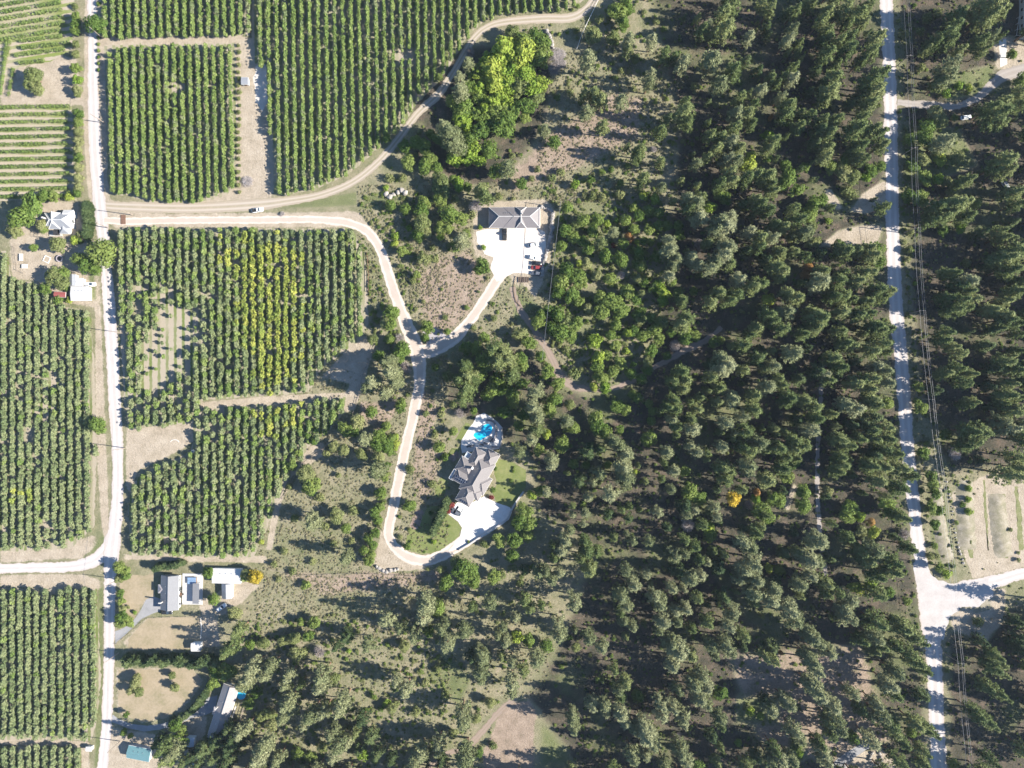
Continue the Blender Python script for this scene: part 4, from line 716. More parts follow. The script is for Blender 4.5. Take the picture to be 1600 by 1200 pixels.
rs1 = random.Random(21)
for (x0,x1,y0,y1,n) in ((1060,1380,0,300,36),(1000,1380,300,640,50),(960,1400,640,1000,50),(860,1400,1000,1200,10),(1510,1600,180,720,16)):
    for i in range(n):
        px, py = rs1.uniform(x0,x1), rs1.uniform(y0,y1)
        if blocked(px, py, 9): continue
        TREES.append([rs1.choice('pfff'), px, py, rs1.uniform(.9,1.9)])
CS = {'p':1.12,'q':1.08,'f':1.15,'d':1.36,'o':1.3,'y':1.28,'a':1.12,'r':1.12,'t':1.1}
def scatter(name, pts, sources, label, cat=None):
    """pts: (x,y,z,rz,sxy,sz,variant); sources: list of lists of objects joined into one variant"""
    me = bpy.data.meshes.new(name); me.from_pydata([p[:3] for p in pts], [], [])
    for an, tp, vals in (('rot','FLOAT_VECTOR',[(0,0,p[3]) for p in pts]), ('scl','FLOAT_VECTOR',[(p[4][0],p[4][1],p[5]) if isinstance(p[4], tuple) else (p[4],p[4],p[5]) for p in pts])):
        a = me.attributes.new(an, tp, 'POINT'); a.data.foreach_set('vector', np.array(vals, np.float32).reshape(-1))
    a = me.attributes.new('pick', 'INT', 'POINT'); a.data.foreach_set('value', [int(p[6]) for p in pts])
    o = link(bpy.data.objects.new(name, me)); tag(o, label, cat, kind='stuff')
    ng = bpy.data.node_groups.new(name+'_spread', 'GeometryNodeTree')
    ng.interface.new_socket('Geometry', in_out='INPUT', socket_type='NodeSocketGeometry')
    ng.interface.new_socket('Geometry', in_out='OUTPUT', socket_type='NodeSocketGeometry')
    gi = ng.nodes.new('NodeGroupInput'); go = ng.nodes.new('NodeGroupOutput')
    def na(nm, dt):
        n = ng.nodes.new('GeometryNodeInputNamedAttribute'); n.data_type = dt; n.inputs[0].default_value = nm; return n.outputs[0]
    jo = ng.nodes.new('GeometryNodeJoinGeometry')
    pk = na('pick', 'INT'); rot = na('rot', 'FLOAT_VECTOR'); scl = na('scl', 'FLOAT_VECTOR')
    for i, src in enumerate(sources):
        cmp_ = ng.nodes.new('FunctionNodeCompare'); cmp_.data_type = 'INT'; cmp_.operation = 'EQUAL'
        ng.links.new(pk, cmp_.inputs[2]); cmp_.inputs[3].default_value = i
        ip = ng.nodes.new('GeometryNodeInstanceOnPoints')
        ng.links.new(gi.outputs[0], ip.inputs['Points']); ng.links.new(cmp_.outputs[0], ip.inputs['Selection'])
        ng.links.new(rot, ip.inputs['Rotation']); ng.links.new(scl, ip.inputs['Scale'])
        j2 = ng.nodes.new('GeometryNodeJoinGeometry')
        for so in src:
            oi = ng.nodes.new('GeometryNodeObjectInfo'); oi.transform_space = 'ORIGINAL'; oi.inputs['Object'].default_value = so
            oi.inputs['As Instance'].default_value = False
            ng.links.new(oi.outputs['Geometry'], j2.inputs[0])
        ng.links.new(j2.outputs[0], ip.inputs['Instance']); ng.links.new(ip.outputs[0], jo.inputs[0])
    ng.links.new(jo.outputs[0], go.inputs[0])
    md = o.modifiers.new('spread', 'NODES'); md.node_group = ng
    return o

TREE_NAME = {'p':'pine_tree','q':'pine_tree','f':'fir_tree','d':'leafy_tree','o':'leafy_tree','y':'leafy_tree','a':'leafy_tree','r':'leafy_tree','t':'bare_tree'}
FAMILY = {'p':'pine','q':'pine','f':'fir','d':'leafy tree','o':'leafy tree','y':'leafy tree','a':'leafy tree','r':'leafy tree','t':'bare tree','s':'shrub','G':'shrub','Y':'shrub','R':'shrub'}
FIRST = {}
PLACED = []        # (family, kind, px, py, radius, object or None) for the labels
def put_tree(k, px, py, r, i):
    meshes, tr, H0, R0, hr, zc = KIND[k]
    h = hr(r)*rnd.uniform(.9, 1.1); b = P(px, py, 0)
    f = (HCAM-h*zc)/HCAM
    x, y = b.x*f, b.y*f
    root = empty(TREE_NAME[k], (x, y, 0), rnd.uniform(0, 6.28)); s = r/R0*CS[k]
    e = rnd.uniform(.82,1.2) if k in 'doyrt' else rnd.uniform(.92,1.08); root.scale = (s*e, s/e, h/H0)
    v = i % len(meshes)
    t = link(bpy.data.objects.new('trunk', tr), root); c = link(bpy.data.objects.new('crown', meshes[v]), root)
    FIRST.setdefault((k, v), (c, t))
    root['category'] = 'tree'
    return root
def put_shrub(k, px, py, r, i):
    b = P(px, py, 0); o = bpy.data.objects.new('shrub', SHRB[k][i % 3]); o.location = (b.x, b.y, -0.02)
    o.rotation_euler = (0, 0, rnd.uniform(0, 6.28)); s = r/1.5*1.1; o.scale = (s, s, s*rnd.uniform(.8, 1.1)); link(o)
    o['category'] = 'shrub'; return o

# at most 300 of a family stand as things of their own, the largest in view; the rest are one mass
fam = {}
for t in TREES: fam.setdefault(FAMILY[t[0]], []).append(t)
REST = []
for fn, lst in fam.items():
    inview = [t for t in lst if -5 < t[1] < 1605 and -5 < t[2] < 1205]
    inview.sort(key=lambda t: -t[3]-(9 if t[0] in 'ar' else 0))
    big = inview[:300]; ids = set(id(t) for t in big)
    for i, (k, px, py, r) in enumerate(big):
        o = put_shrub(k, px, py, r, i) if fn == 'shrub' else put_tree(k, px, py, r, i)
        PLACED.append((fn, k, px, py, r, o))
    for t in lst:
        if id(t) not in ids:
            REST.append(t)
            if -5 < t[1] < 1605 and -5 < t[2] < 1205: PLACED.append((fn, t[0], t[1], t[2], t[3], None))
for fn, nm, lab in (('pine','pine_wood','smaller pines filling the forest between the larger ones'), ('leafy tree','thicket','small leafy trees filling the thicket between the larger ones'), ('shrub','scrub','small scrub bushes'), ('fir','fir_wood','small dark firs')):
    sub = [t for t in REST if FAMILY[t[0]] == fn and fn != 'shrub']
    if not sub: continue
    srcs = []; key = {}
    for (k, v), (c, t) in FIRST.items():
        if FAMILY[k] == fn: key.setdefault(k, []).append(len(srcs)); srcs.append([c, t])
    pts = []
    for k, px, py, r in sub:
        H0, R0, hr, zc = KIND[k][2:]; h = hr(r)*rnd.uniform(.9,1.1); b = P(px, py, 0); f = (HCAM-h*zc)/HCAM
        pts.append((b.x*f, b.y*f, 0, rnd.uniform(0,6.28), r/R0*CS[k], h/H0, rnd.choice(key[k])))
    scatter(nm, pts, srcs, lab)

# ------------------------------------------------------------------ orchard trees
def orch_mesh(mat, seed):
    return lobes_crown('orchard_crown', mat, 4.0, 1.2, 0.5, 10, 330, .21, seed, 1.0, (0.24,0.52))
OM = [orch_mesh(L_ORCH, 200+i) for i in range(5)]; OM2 = [orch_mesh(L_ORC2, 210+i) for i in range(5)]; OMY = [orch_mesh(L_ORCY, 220+i) for i in range(4)]
OTR = trunk_mesh('orchard_trunk', 3.2, 0.07, BARK, 4, .5, .3, 5)
GAPS = [([(208,430),(250,440),(318,468),(326,520),(304,600),(302,645),(198,640),(198,600),(222,560),(215,500)], .38), ([(20,500),(60,470),(100,560),(100,700),(60,740),(30,640)], .14), ([(320,650),(390,700),(380,800),(300,850),(220,850),(220,760),(300,720)], .07), ([(560,20),(680,20),(680,110),(560,110)], .04),([(243,492),(312,478),(318,500),(292,556),(272,590),(262,628),(226,622),(226,565),(240,545)], .84), ([(198,600),(300,606),(300,630),(198,630)], .45),
        ([(225,455),(245,455),(245,500),(225,520)], .35), ([(396,520),(420,520),(428,600),(424,612),(418,560)], .3), ([(300,640),(345,640),(335,690),(300,690)], .3),
        ([(60,560),(90,560),(80,640),(60,640)], .35), ([(60,820),(110,800),(120,850),(60,850)], .3),([(268,125),(292,125),(292,145),(268,145)], .6),([(625,75),(640,75),(640,95),(625,95)],.7)]
YELP = [([(385,400),(430,378),(462,400),(466,470),(468,540),(445,590),(412,600),(392,540),(375,470)], 18, .97), ([(395,632),(470,630),(470,665),(430,690),(405,680)], 8, .6), ([(22,768),(50,768),(50,782),(22,782)], 4, .7), ([(330,358),(400,358),(400,420),(340,420)], 10, .25)]
TRP = []
for bk, B in BLOCKS.items():
    poly = B['poly']; xs = [p[0] for p in poly]; ys = [p[1] for p in poly]
    i0 = int((min(xs)-B['x0'])/B['sp'])-3; i1 = int((max(xs)-B['x0'])/B['sp'])+3
    for i in range(i0, i1+1):
        py = np.arange(min(ys), max(ys), B['step']); py = py+(i*3.7 % B['step'])
        px = B['x0']+i*B['sp']+B['tilt']*(py-600)
        ins = sdist(poly, px, py) < 0
        for a, b in zip(px[ins], py[ins]): TRP.append([bk, i, a, b])
TA = np.array([[t[2], t[3]] for t in TRP]); keep = np.ones(len(TRP)); yel = np.zeros(len(TRP))
for poly, pr in GAPS: keep = np.where(sdist(poly, TA[:,0], TA[:,1]) < 0, 1-pr, keep)
for poly, fe, st in YELP: yel = np.maximum(yel, np.clip(.6-sdist(poly, TA[:,0], TA[:,1])/(2*fe), 0, 1)*st)
OT = []
for t, kp, yl in zip(TRP, keep, yel):
    if rnd.random() > kp*0.985: continue
    B = BLOCKS[t[0]]; h = rnd.uniform(*B['h']); dull = {0: 0.15, 1: 0.65, 2: 0.95}[B['dull']]
    y = rnd.random() < yl; kind = 'y' if y else ('u' if rnd.random() < dull else 'g')
    wide = {0: .98, 1: 1.24, 2: 1.22}[B['dull']]*rnd.uniform(.78, 1.2)
    jt = {0: .5, 1: 1.0, 2: .8}[B['dull']]; px = t[2]+rnd.gauss(0, jt); py = t[3]+rnd.gauss(0, jt)
    if kp < .5: wide *= .62; h *= .7
    OT.append([t[0], t[1], px, py, h, kind, wide])
near = sorted([o for o in OT if o[0] in ('middle','lower')], key=lambda o: (o[2]-800)**2+(o[3]-600)**2)[:300]
nid = set(id(o) for o in near)
rows_of = {}
for o in OT: rows_of.setdefault((o[0], o[1]), []).append(o)
rank = {}
for bk in BLOCKS:
    idxs = sorted([k[1] for k in rows_of if k[0] == bk], reverse=True)
    for n, i in enumerate(idxs): rank[(bk, i)] = n+1
for v in rows_of.values(): v.sort(key=lambda o: o[3])
def ordn(n): return '%d%s' % (n, 'th' if 10 <= n % 100 <= 20 else {1:'st',2:'nd',3:'rd'}.get(n % 10, 'th'))
OSRC = {}
for n, o in enumerate(near):
    bk, i, px, py, h, kind, wide = o
    ms = {'g': OM, 'u': OM2, 'y': OMY}[kind]; v = n % len(ms)
    b = P(px, py, 0); f = (HCAM-h*0.6)/HCAM
    seq = rows_of[(bk, i)].index(o)+1; rk = rank[(bk, i)]
    root = empty('orchard_tree', (b.x*f, b.y*f, 0), rnd.choice((0, 3.1416))+rnd.gauss(0, .25),
        '%s fruit tree, %s from top in %s row from right, %s' % ('yellowing' if kind == 'y' else 'green', ordn(seq), ordn(rk), 'orchard left of driveway' if bk == 'middle' else 'orchard above garage'), 'fruit tree', 'fruit trees in the orchard rows')
    root.scale = (wide*.97, wide*1.3, h/4.0)
    t = link(bpy.data.objects.new('trunk', OTR), root); c = link(bpy.data.objects.new('crown', ms[v]), root)
    OSRC.setdefault((kind, v), [c, t])
for kind, ms in (('g', OM), ('u', OM2), ('y', OMY)):          # make sure every crown shape has a standing example
    for v in range(len(ms)):
        if (kind, v) not in OSRC:
            for o in OT:
                if id(o) not in nid and o[5] == kind:
                    nid.add(id(o)); b = P(o[2], o[3], 0); f = (HCAM-o[4]*.6)/HCAM
                    seq = rows_of[(o[0], o[1])].index(o)+1; rk = rank[(o[0], o[1])]
                    place = {'upper_left':'upper left orchard block','upper_strip':'orchard strip on the top edge','upper_right':'big upper orchard','middle':'orchard left of driveway','lower':'orchard above garage','far_left':'far left orchard','bottom_left':'bottom left orchard','corner':'corner orchard'}[o[0]]
                    root = empty('orchard_tree', (b.x*f, b.y*f, 0), 0, '%s fruit tree, %s from top in %s row from right, %s' % ('yellowing' if kind == 'y' else 'green', ordn(seq), ordn(rk), place), 'fruit tree', 'fruit trees in the orchard rows')
                    root.scale = (o[6], o[6], o[4]/4.0)
                    t = link(bpy.data.objects.new('trunk', OTR), root); c = link(bpy.data.objects.new('crown', ms[v]), root)
                    OSRC[(kind, v)] = [c, t]; break
okeys = list(OSRC); bykind = {k: [i for i, q in enumerate(okeys) if q[0] == k] for k in 'guy'}
pts = []
for o in OT:
    if id(o) in nid: continue
    b = P(o[2], o[3], 0); f = (HCAM-o[4]*.6)/HCAM
    pts.append((b.x*f, b.y*f, 0, rnd.choice((0, 3.1416))+rnd.gauss(0, .25), (o[6]*.97, o[6]*1.28), o[4]/4.0, rnd.choice(bykind[o[5]])))
scatter('orchard_rows', pts, [OSRC[k] for k in okeys], 'long close rows of green fruit trees in the other orchard blocks')

# ------------------------------------------------------------------ young fruit rows, upper left corner
M_VFL = floormat('floor_young_low', 11.6*S, (600-169+5.6)*S, 0.028*0+0.0, (0.205,0.25,0.075), (0.43,0.37,0.29), 0.5, True)
M_VFU = floormat('floor_young_up', 10.8*S*0.987, (600-10+2.0)*S-0.16*216, -0.16, (0.205,0.25,0.075), (0.43,0.37,0.29), 0.5, True)
sheet('young_row_floor', [(-60,166),(112,164),(116,240),(120,312),(-60,314)], 0.008, M_VFL, 1)
sheet('young_row_floor', [(-60,-60),(118,-60),(112,78),(80,96),(30,104),(20,128),(-60,132)], 0.008, M_VFU, 1)
def row_mesh(L, seed):
    rs = np.random.RandomState(seed); n = int(L*120)
    x = rs.uniform(0, L, n); ph = np.sin(x*2*math.pi/1.5+rs.uniform(0,6))*.5+.5; g = (np.sin(x*.9+seed)*.5+np.sin(x*.37+seed*2)*.5)
    keepm = rs.rand(n) < (0.25+0.75*ph)*(0.62+0.5*g); x = x[keepm]; n = len(x)
    th = rs.uniform(0, 2*math.pi, n); rr = np.sqrt(rs.rand(n))
    C = np.stack([x, rr*np.cos(th)*.85, 1.15+rr*np.sin(th)*.95], -1)
    Nn = np.stack([rs.normal(size=n)*.5, np.cos(th), np.sin(th)+.5], -1)+rs.normal(size=(n,3))*.4; Nn /= np.linalg.norm(Nn,axis=1)[:,None]
    return quads_mesh('row_leaves', facing(C, Nn, rs.uniform(.16,.32,n), .7), L_ORCH)
RM = [row_mesh(32.0, 300+i) for i in range(4)]
RT = MB()
for i in range(22): RT.tube((1.5*i+.4,0,-.1), (1.5*i+.4,0,1.4), .035, .02, 5)
RTM = RT.me('row_stems', BARK)
vr = []
for n in range(13): vr.append((-25, 169+n*11.6+.4, 112-(4 if n % 3 else 0), 169+n*11.6-2.2, 'lower'))
for n, y in enumerate((-44,-33,-22,-11,0,10.5,21.5,32,43,53,64)): vr.append((-25, y+4, 104-(n*7 % 9), y-16.5, 'upper'))
for a in ((31,66,100,57.5),(36,76.5,113,68),(26,88,104,78),(30,100,72,96)): vr.append(a+('upper',))
vr = [v for v in vr if not (v[4] == 'upper' and max(v[1], v[3]) < -25)]
vr.sort(key=lambda v: v[1]); cnt = {'upper': 0, 'lower': 0}
for n, (x0, y0, x1, y1, blk) in enumerate(vr):
    cnt[blk] += 1; a = P(x0, y0); b = P(x1, y1); d = b-a; L = d.length
    r = empty('fruit_row', a, math.atan2(d.y, d.x), '%s row from the top of the %s young fruit plot, upper left' % (ordn(cnt[blk]), 'slanting' if blk == 'upper' else 'level'), 'fruit row', 'rows of young fruit bushes')
    r.scale = (L/32.0, 1, rnd.uniform(.85, 1.05))
    link(bpy.data.objects.new('foliage', RM[n % 4]), r); link(bpy.data.objects.new('stems', RTM), r)
for n, (x, y0, y1) in enumerate(((15,108,152),(3,62,150),(8,64,104))):
    a = P(x, y1); b = P(x+8 if n == 0 else x+10, y0); d = b-a; L = d.length
    r = empty('fruit_row', a, math.atan2(d.y, d.x), '%s short upright fruit row beside the round clump, upper left' % ('first', 'second', 'third')[n], 'fruit row', 'rows of young fruit bushes')
    r.scale = (L/32.0, .9, .8)
    link(bpy.data.objects.new('foliage', RM[n]), r); link(bpy.data.objects.new('stems', RTM), r)

# ------------------------------------------------------------------ cedar hedges: every cedar is one tree
def cedar(px, py, h, r, label, group, i):
    f = (HCAM-h*.5)/HCAM; b = P(px, py, 0)
    root = empty('cedar_tree', (b.x*f, b.y*f, 0), rnd.uniform(0, 6.28), label, 'tree', group)
    root.scale = (r/.95, r/.95, h/6.0)
    link(bpy.data.objects.new('trunk', CTR), root); link(bpy.data.objects.new('crown', CONE[i % 2]), root)
for i in range(26):
    cedar(198+i*5.6+rnd.uniform(-1.2,1.2), 1031+rnd.uniform(-3.5,3.5)+i*0.1, rnd.uniform(5.2,8.2), rnd.uniform(1.1,1.6), '%s cedar from the road in the hedge above the round dry lawn' % ordn(i+1), 'cedars in the long hedge', i)
for i in range(9):
    cedar(244+i*5.2+rnd.uniform(-1,1), 888-i*0.9+rnd.uniform(-2,2), rnd.uniform(3.8,5.6), rnd.uniform(.9,1.3), '%s cedar from the left behind the grey gabled house' % ordn(i+1), 'cedars behind the grey house', i)
for i in range(15):
    t = i/14; px = 268+62*t**.8; py = 1126-58*t**1.5
    cedar(px+rnd.uniform(-1.5,1.5), py+rnd.uniform(-1.5,1.5), rnd.uniform(2.0,3.2), rnd.uniform(1.0,1.4), '%s bush from the road along the curved asphalt drive' % ordn(i+1), 'bushes along the curved drive', i)
for i, (px, py) in enumerate(((698,784),(696,790),(692,797),(690,803),(687,809),(684,815),(681,821),(678,827))):
    cedar(px, py, rnd.uniform(4.5,6.5), rnd.uniform(1.2,1.6), '%s cedar from the house in the hedge across the front lawn' % ordn(i+1), 'cedars across the front lawn', i)
cedar(677, 833, 4.2, 1.1, 'cedar at the far end of the front lawn hedge', None, 1)
for i in range(11):
    cedar(138+rnd.uniform(-2,2), 322+i*4.6, rnd.uniform(3.6,4.6), rnd.uniform(1.3,1.8), '%s cedar from the top in the hedge between white farmhouse and road' % ordn(i+1), 'cedars of the roadside hedge', i)

# ------------------------------------------------------------------ undergrowth and meadow tussocks (nobody could count them)
def mask_free(X, Y, pad):
    ok = np.ones(X.shape, bool)
    cell = np.array(ALLR)
    for c0 in range(0, len(X), 4000):
        x = X[c0:c0+4000]; y = Y[c0:c0+4000]
        d = (np.hypot(x[:,None]-cell[None,::2,0], y[:,None]-cell[None,::2,1])-cell[None,::2,2]*.5).min(1)
        ok[c0:c0+4000] &= d > pad
    for q in HARD+BLD: ok &= sdist(q, X, Y) > pad
    return ok
ORP = [B['poly'] for B in BLOCKS.values()]
def sample(n, boxes, pad=2.0, orch=True):
    X = []; Y = []
    for (x0,x1,y0,y1,w) in boxes:
        k = int(n*w); X.append(nrs.uniform(x0,x1,k)); Y.append(nrs.uniform(y0,y1,k))
    X = np.concatenate(X); Y = np.concatenate(Y); ok = mask_free(X, Y, pad)
    if orch:
        for q in ORP: ok &= sdist(q, X, Y) > 3
    return X[ok], Y[ok]
ssrc = {}
for fn, k, px, py, r, o in PLACED:
    if fn == 'shrub' and o is not None and k in 'sG': ssrc.setdefault((k, o.data.name), o)
sk = list(ssrc); slist = [[ssrc[q]] for q in sk]
X, Y = sample(10500, [(900,1440,0,1200,.60),(600,900,0,1200,.12),(850,1040,290,600,.12),(1410,1600,0,1200,.15),(380,700,960,1200,.10),(560,660,300,560,.04)], 3)
cv = ground_attr(X, Y); pts = []
for x, y, c in zip(X, Y, cv):
    if c[0] > .35 and rnd.random() < .93: continue
    if c[3] > .4 and rnd.random() < .8: continue
    b = P(x, y); s = abs(rnd.gauss(.36, .2))+.1; s *= .8 if (x > 960 and c[2] > .4) else 1.0
    pts.append((b.x, b.y, -.03, rnd.uniform(0,6.28), s, s*rnd.uniform(.5,.95), rnd.randrange(len(slist))))
scatter('undergrowth', pts, slist, 'low scrub and saplings on the forest floor')
gt = bpy.data.objects.new('grass_clump', lobes_crown('grass_blades', L_GRASS, .55, .8, 0.0, 7, 90, .14, 400, .8)); gt.location = P(642, 905); link(gt)
tag(gt, 'dry grass clump below the driveway bend', 'grass clump')
gt2 = bpy.data.objects.new('grass_clump', lobes_crown('grass_blades', L_OLIVE, .5, .8, 0.0, 7, 90, .14, 401, .8)); gt2.location = P(560, 800); link(gt2)
tag(gt2, 'green grass clump in the meadow right of the lower orchard', 'grass clump')
X, Y = sample(24000, [(400,700,560,1000,.34),(640,900,280,620,.20),(840,1040,80,320,.12),(560,700,290,480,.08),(380,860,900,1200,.14),(1400,1560,0,980,.12)], 2)
cv = ground_attr(X, Y); pts = []
for x, y, c in zip(X, Y, cv):
    if c[0] > .4 and rnd.random() < .96: continue
    if c[2] > .5 and rnd.random() < .6: continue
    b = P(x, y); s = rnd.uniform(.25, .8)
    pts.append((b.x, b.y, -.02, rnd.uniform(0,6.28), s, s*rnd.uniform(.6,1.1), 0 if (c[3] > .3 or rnd.random() < .85) else 1))
scatter('meadow_grass', pts, [[gt],[gt2]], 'tufts of dry and green meadow grass')

# ------------------------------------------------------------------ building kit
def roofmat(name, col, seam=0.45, axis=0, rough=0.6, metal=0.0):
    if name in MATS: return MATS[name]
    m, nt, b, out = new_mat(name); tc = N(nt, 'ShaderNodeTexCoord').outputs['Object']
    br = N(nt, 'ShaderNodeTexBrick', ins={'Scale': 1.0/seam, 'Mortar Size': 0.03, 'Row Height': 0.5})
    nt.links.new(tc, br.inputs['Vector'])
    br.inputs['Color1'].default_value = c4(tuple(x*1.06 for x in col)); br.inputs['Color2'].default_value = c4(tuple(x*0.92 for x in col)); br.inputs['Mortar'].default_value = c4(tuple(x*0.72 for x in col))
    n = noise(nt, 0.5, 4, 0.65, tc)
    c = mix(nt, mrange(nt, n, 0.4, 0.75, 0, 0.35), br.outputs[0], tuple(x*0.75 for x in col))
    nt.links.new(c, b.inputs['Base Color']); b.inputs['Roughness'].default_value = rough; b.inputs['Metallic'].default_value = metal
    return m
R_MAUVE = roofmat('shingles_mauve_grey', (0.165,0.152,0.155)); R_BEIGE = roofmat('shingles_warm_grey', (0.150,0.138,0.138)); R_GREY = roofmat('shingles_blue_grey', (0.165,0.168,0.18))
R_WHITE = roofmat('white_metal_roof', (0.47,0.465,0.46), 0.6, rough=0.45); R_PALE = roofmat('pale_metal_roof', (0.24,0.25,0.27), 0.6, rough=0.4); R_RED = roofmat('red_metal_roof', (0.26,0.075,0.07), 0.5)
R_TEAL = roofmat('teal_metal_roof', (0.10,0.20,0.22), 0.5, rough=0.4); R_LILAC = roofmat('pale_shingles', (0.27,0.25,0.252), 0.45)
W_WHITE = plain('white_siding', (0.62,0.61,0.58), 0.7, var=.06); W_TAN = plain('tan_stucco', (0.42,0.36,0.29), 0.85, var=.08); W_GREY = plain('grey_siding', (0.36,0.37,0.38), 0.7, var=.06)
TRIM = plain('white_trim', (0.66,0.65,0.63), 0.5, var=.04); GLASS = plain('window_glass', (0.02,0.03,0.04), 0.06, var=.05, spec=.8); DOORM = plain('door_paint', (0.16,0.09,0.06), 0.5)
METAL = plain('galvanised', (0.45,0.46,0.47), 0.35, .8, .05); DARK = plain('dark_metal', (0.03,0.03,0.032), 0.5); SOLAR = plain('solar_cell', (0.012,0.016,0.035), 0.15, var=.15, spec=.6)
STONE = plain('pale_stone', (0.27,0.25,0.23), 0.9, var=.25, scale=2, bumpy=.6); CONC = plain('concrete', (0.40,0.385,0.365), 0.85, var=.12); WOOD = plain('grey_wood', (0.24,0.20,0.165), 0.85, var=.25, scale=3)
WOODD = plain('brown_wood', (0.13,0.075,0.045), 0.8, var=.3, scale=3); DECK_SKY = plain('deck_sky_tinted', (0.34,0.40,0.46), 0.6, var=.08)  # deck's light blue is sky reflected in shade, put into the colour

def hip_geo(x0, x1, y0, y1, ze, rise, along='x', hipA=True, hipB=True, inset=1.0):
    """returns (verts, faces, ridge and hip lines); hipA at the low end, hipB at the high end"""
    if along == 'y':
        v, f, ln = hip_geo(y0, y1, -x1, -x0, ze, rise, 'x', hipA, hipB, inset)
        rot = lambda p: (-p[1], p[0], p[2])
        return [rot(p) for p in v], f, [(rot(a), rot(b)) for a, b in ln]
    hw = (y1-y0)/2; ym = (y0+y1)/2; zr = ze+rise; t = 0.16
    ra = x0+(hw*inset if hipA else 0); rb = x1-(hw*inset if hipB else 0)
    if ra > rb-0.05: m = (ra+rb)/2; ra, rb = m-0.02, m+0.02
    v = [(x0,y0,ze),(x1,y0,ze),(x1,y1,ze),(x0,y1,ze),(ra,ym,zr),(rb,ym,zr),
         (x0,y0,ze-t),(x1,y0,ze-t),(x1,y1,ze-t),(x0,y1,ze-t)]
    f = [(0,1,5,4),(2,3,4,5),(1,2,5),(3,0,4),(6,7,1,0),(7,8,2,1),(8,9,3,2),(9,6,0,3),(9,8,7,6)]
    ln = [(v[4], v[5])]
    if hipA: ln += [(v[0], v[4]), (v[3], v[4])]
    if hipB: ln += [(v[1], v[5]), (v[2], v[5])]
    return v, f, ln
def add_roof(parent, rect, ze, rise, along, hA, hB, mat, cap=None, label=None):
    v, f, ln = hip_geo(*rect, ze, rise, along, hA, hB)
    o = link(bpy.data.objects.new('roof', mesh('roof', v, f, mat)), parent)
    if label: o['label'] = label
    if cap:
        b = MB()
        for p, q in ln:
            if (Vector(p)-Vector(q)).length > .3: b.tube(Vector(p)+Vector((0,0,.02)), Vector(q)+Vector((0,0,.02)), .09, .09, 5)
        b.build('ridge_cap', cap, o)
    g = MB(); x0,x1,y0,y1 = rect
    if max(x1-x0, y1-y0) > 7:
        for i in range(3):
            u = .3+.2*i; vx, vy = ((x0+(x1-x0)*u, y0+(y1-y0)*.68) if along == 'x' else (x0+(x1-x0)*.32, y0+(y1-y0)*u)); zz = ze+rise*.64
            MB().tube((vx,vy,zz-.3),(vx,vy,zz+.35),.11,.11,8).build('roof_vent', METAL, o)
    for p, q in (((x0,y0),(x1,y0)),((x1,y0),(x1,y1)),((x1,y1),(x0,y1)),((x0,y1),(x0,y0))):
        g.tube((p[0],p[1],ze-.07), (q[0],q[1],ze-.07), .075, .075, 5)
    g.build('gutter', TRIM, o)
    return o
def add_window(parent, x, y, z, w, h, ax, side):
    """ax 'x': wall runs along x at y, side = +-1 outward"""
    f = MB(); d = .05*side; t = .07
    def bx(a0,a1,z0,z1,e0,e1):
        lo, hi = min(e0,e1), max(e0,e1)
        return (a0,a1,y+lo,y+hi,z0,z1) if ax == 'x' else (x+lo,x+hi,a0,a1,z0,z1)
    c = x if ax == 'x' else y
    f.box(*bx(c-w/2-t,c+w/2+t,z+h,z+h+t,0.0,d)); f.box(*bx(c-w/2-t-.04,c+w/2+t+.04,z-t,z,0.0,d*1.6))
    f.box(*bx(c-w/2-t,c-w/2,z,z+h,0.0,d)); f.box(*bx(c+w/2,c+w/2+t,z,z+h,0.0,d))
    o = f.build('window', TRIM, parent)
    MB().box(*bx(c-w/2,c+w/2,z,z+h,0.004*side,d*.5)).build('pane', GLASS, o)
def add_door(parent, x, y, w, h, ax, side, mat=None):
    lo, hi = sorted((0.0, .06*side))
    o = (MB().box(x-w/2,x+w/2,y+lo,y+hi,.05,h) if ax == 'x' else MB().box(x+lo,x+hi,y-w/2,y+w/2,.05,h)).build('door', mat or DOORM, parent)
    p = (x+w*.36, y+.08*side, 1.0) if ax == 'x' else (x+.08*side, y+w*.36, 1.0)
    MB().tube(p, (p[0]+.001, p[1]+.001, p[2]+.12), .03).build('handle', METAL, o)
def add_wall(parent, rect, h, mat, wins=True):
    x0,x1,y0,y1 = rect
    MB().box(x0,x1,y0,y1,-.1,h).build('wall', mat, parent)
    if not wins: return
    for ax, a0, a1, pos, sd in (('x',x0,x1,y0,-1),('x',x0,x1,y1,1),('y',y0,y1,x0,-1),('y',y0,y1,x1,1)):
        n = int((a1-a0)/3.2)
        for i in range(n):
            c = a0+(a1-a0)*(i+.5)/n
            if ax == 'x': add_window(parent, c, pos, 1.0, 1.3, 1.2, 'x', sd)
            else: add_window(parent, pos, c, 1.0, 1.3, 1.2, 'y', sd)
def shr(r, d): return (r[0]+d, r[1]-d, r[2]+d, r[3]-d)
def bldg(name, px, py, rot, z, label, cat='house'):
    p = P(px, py, z); return empty(name, (p.x, p.y, 0), math.radians(rot), label, cat)

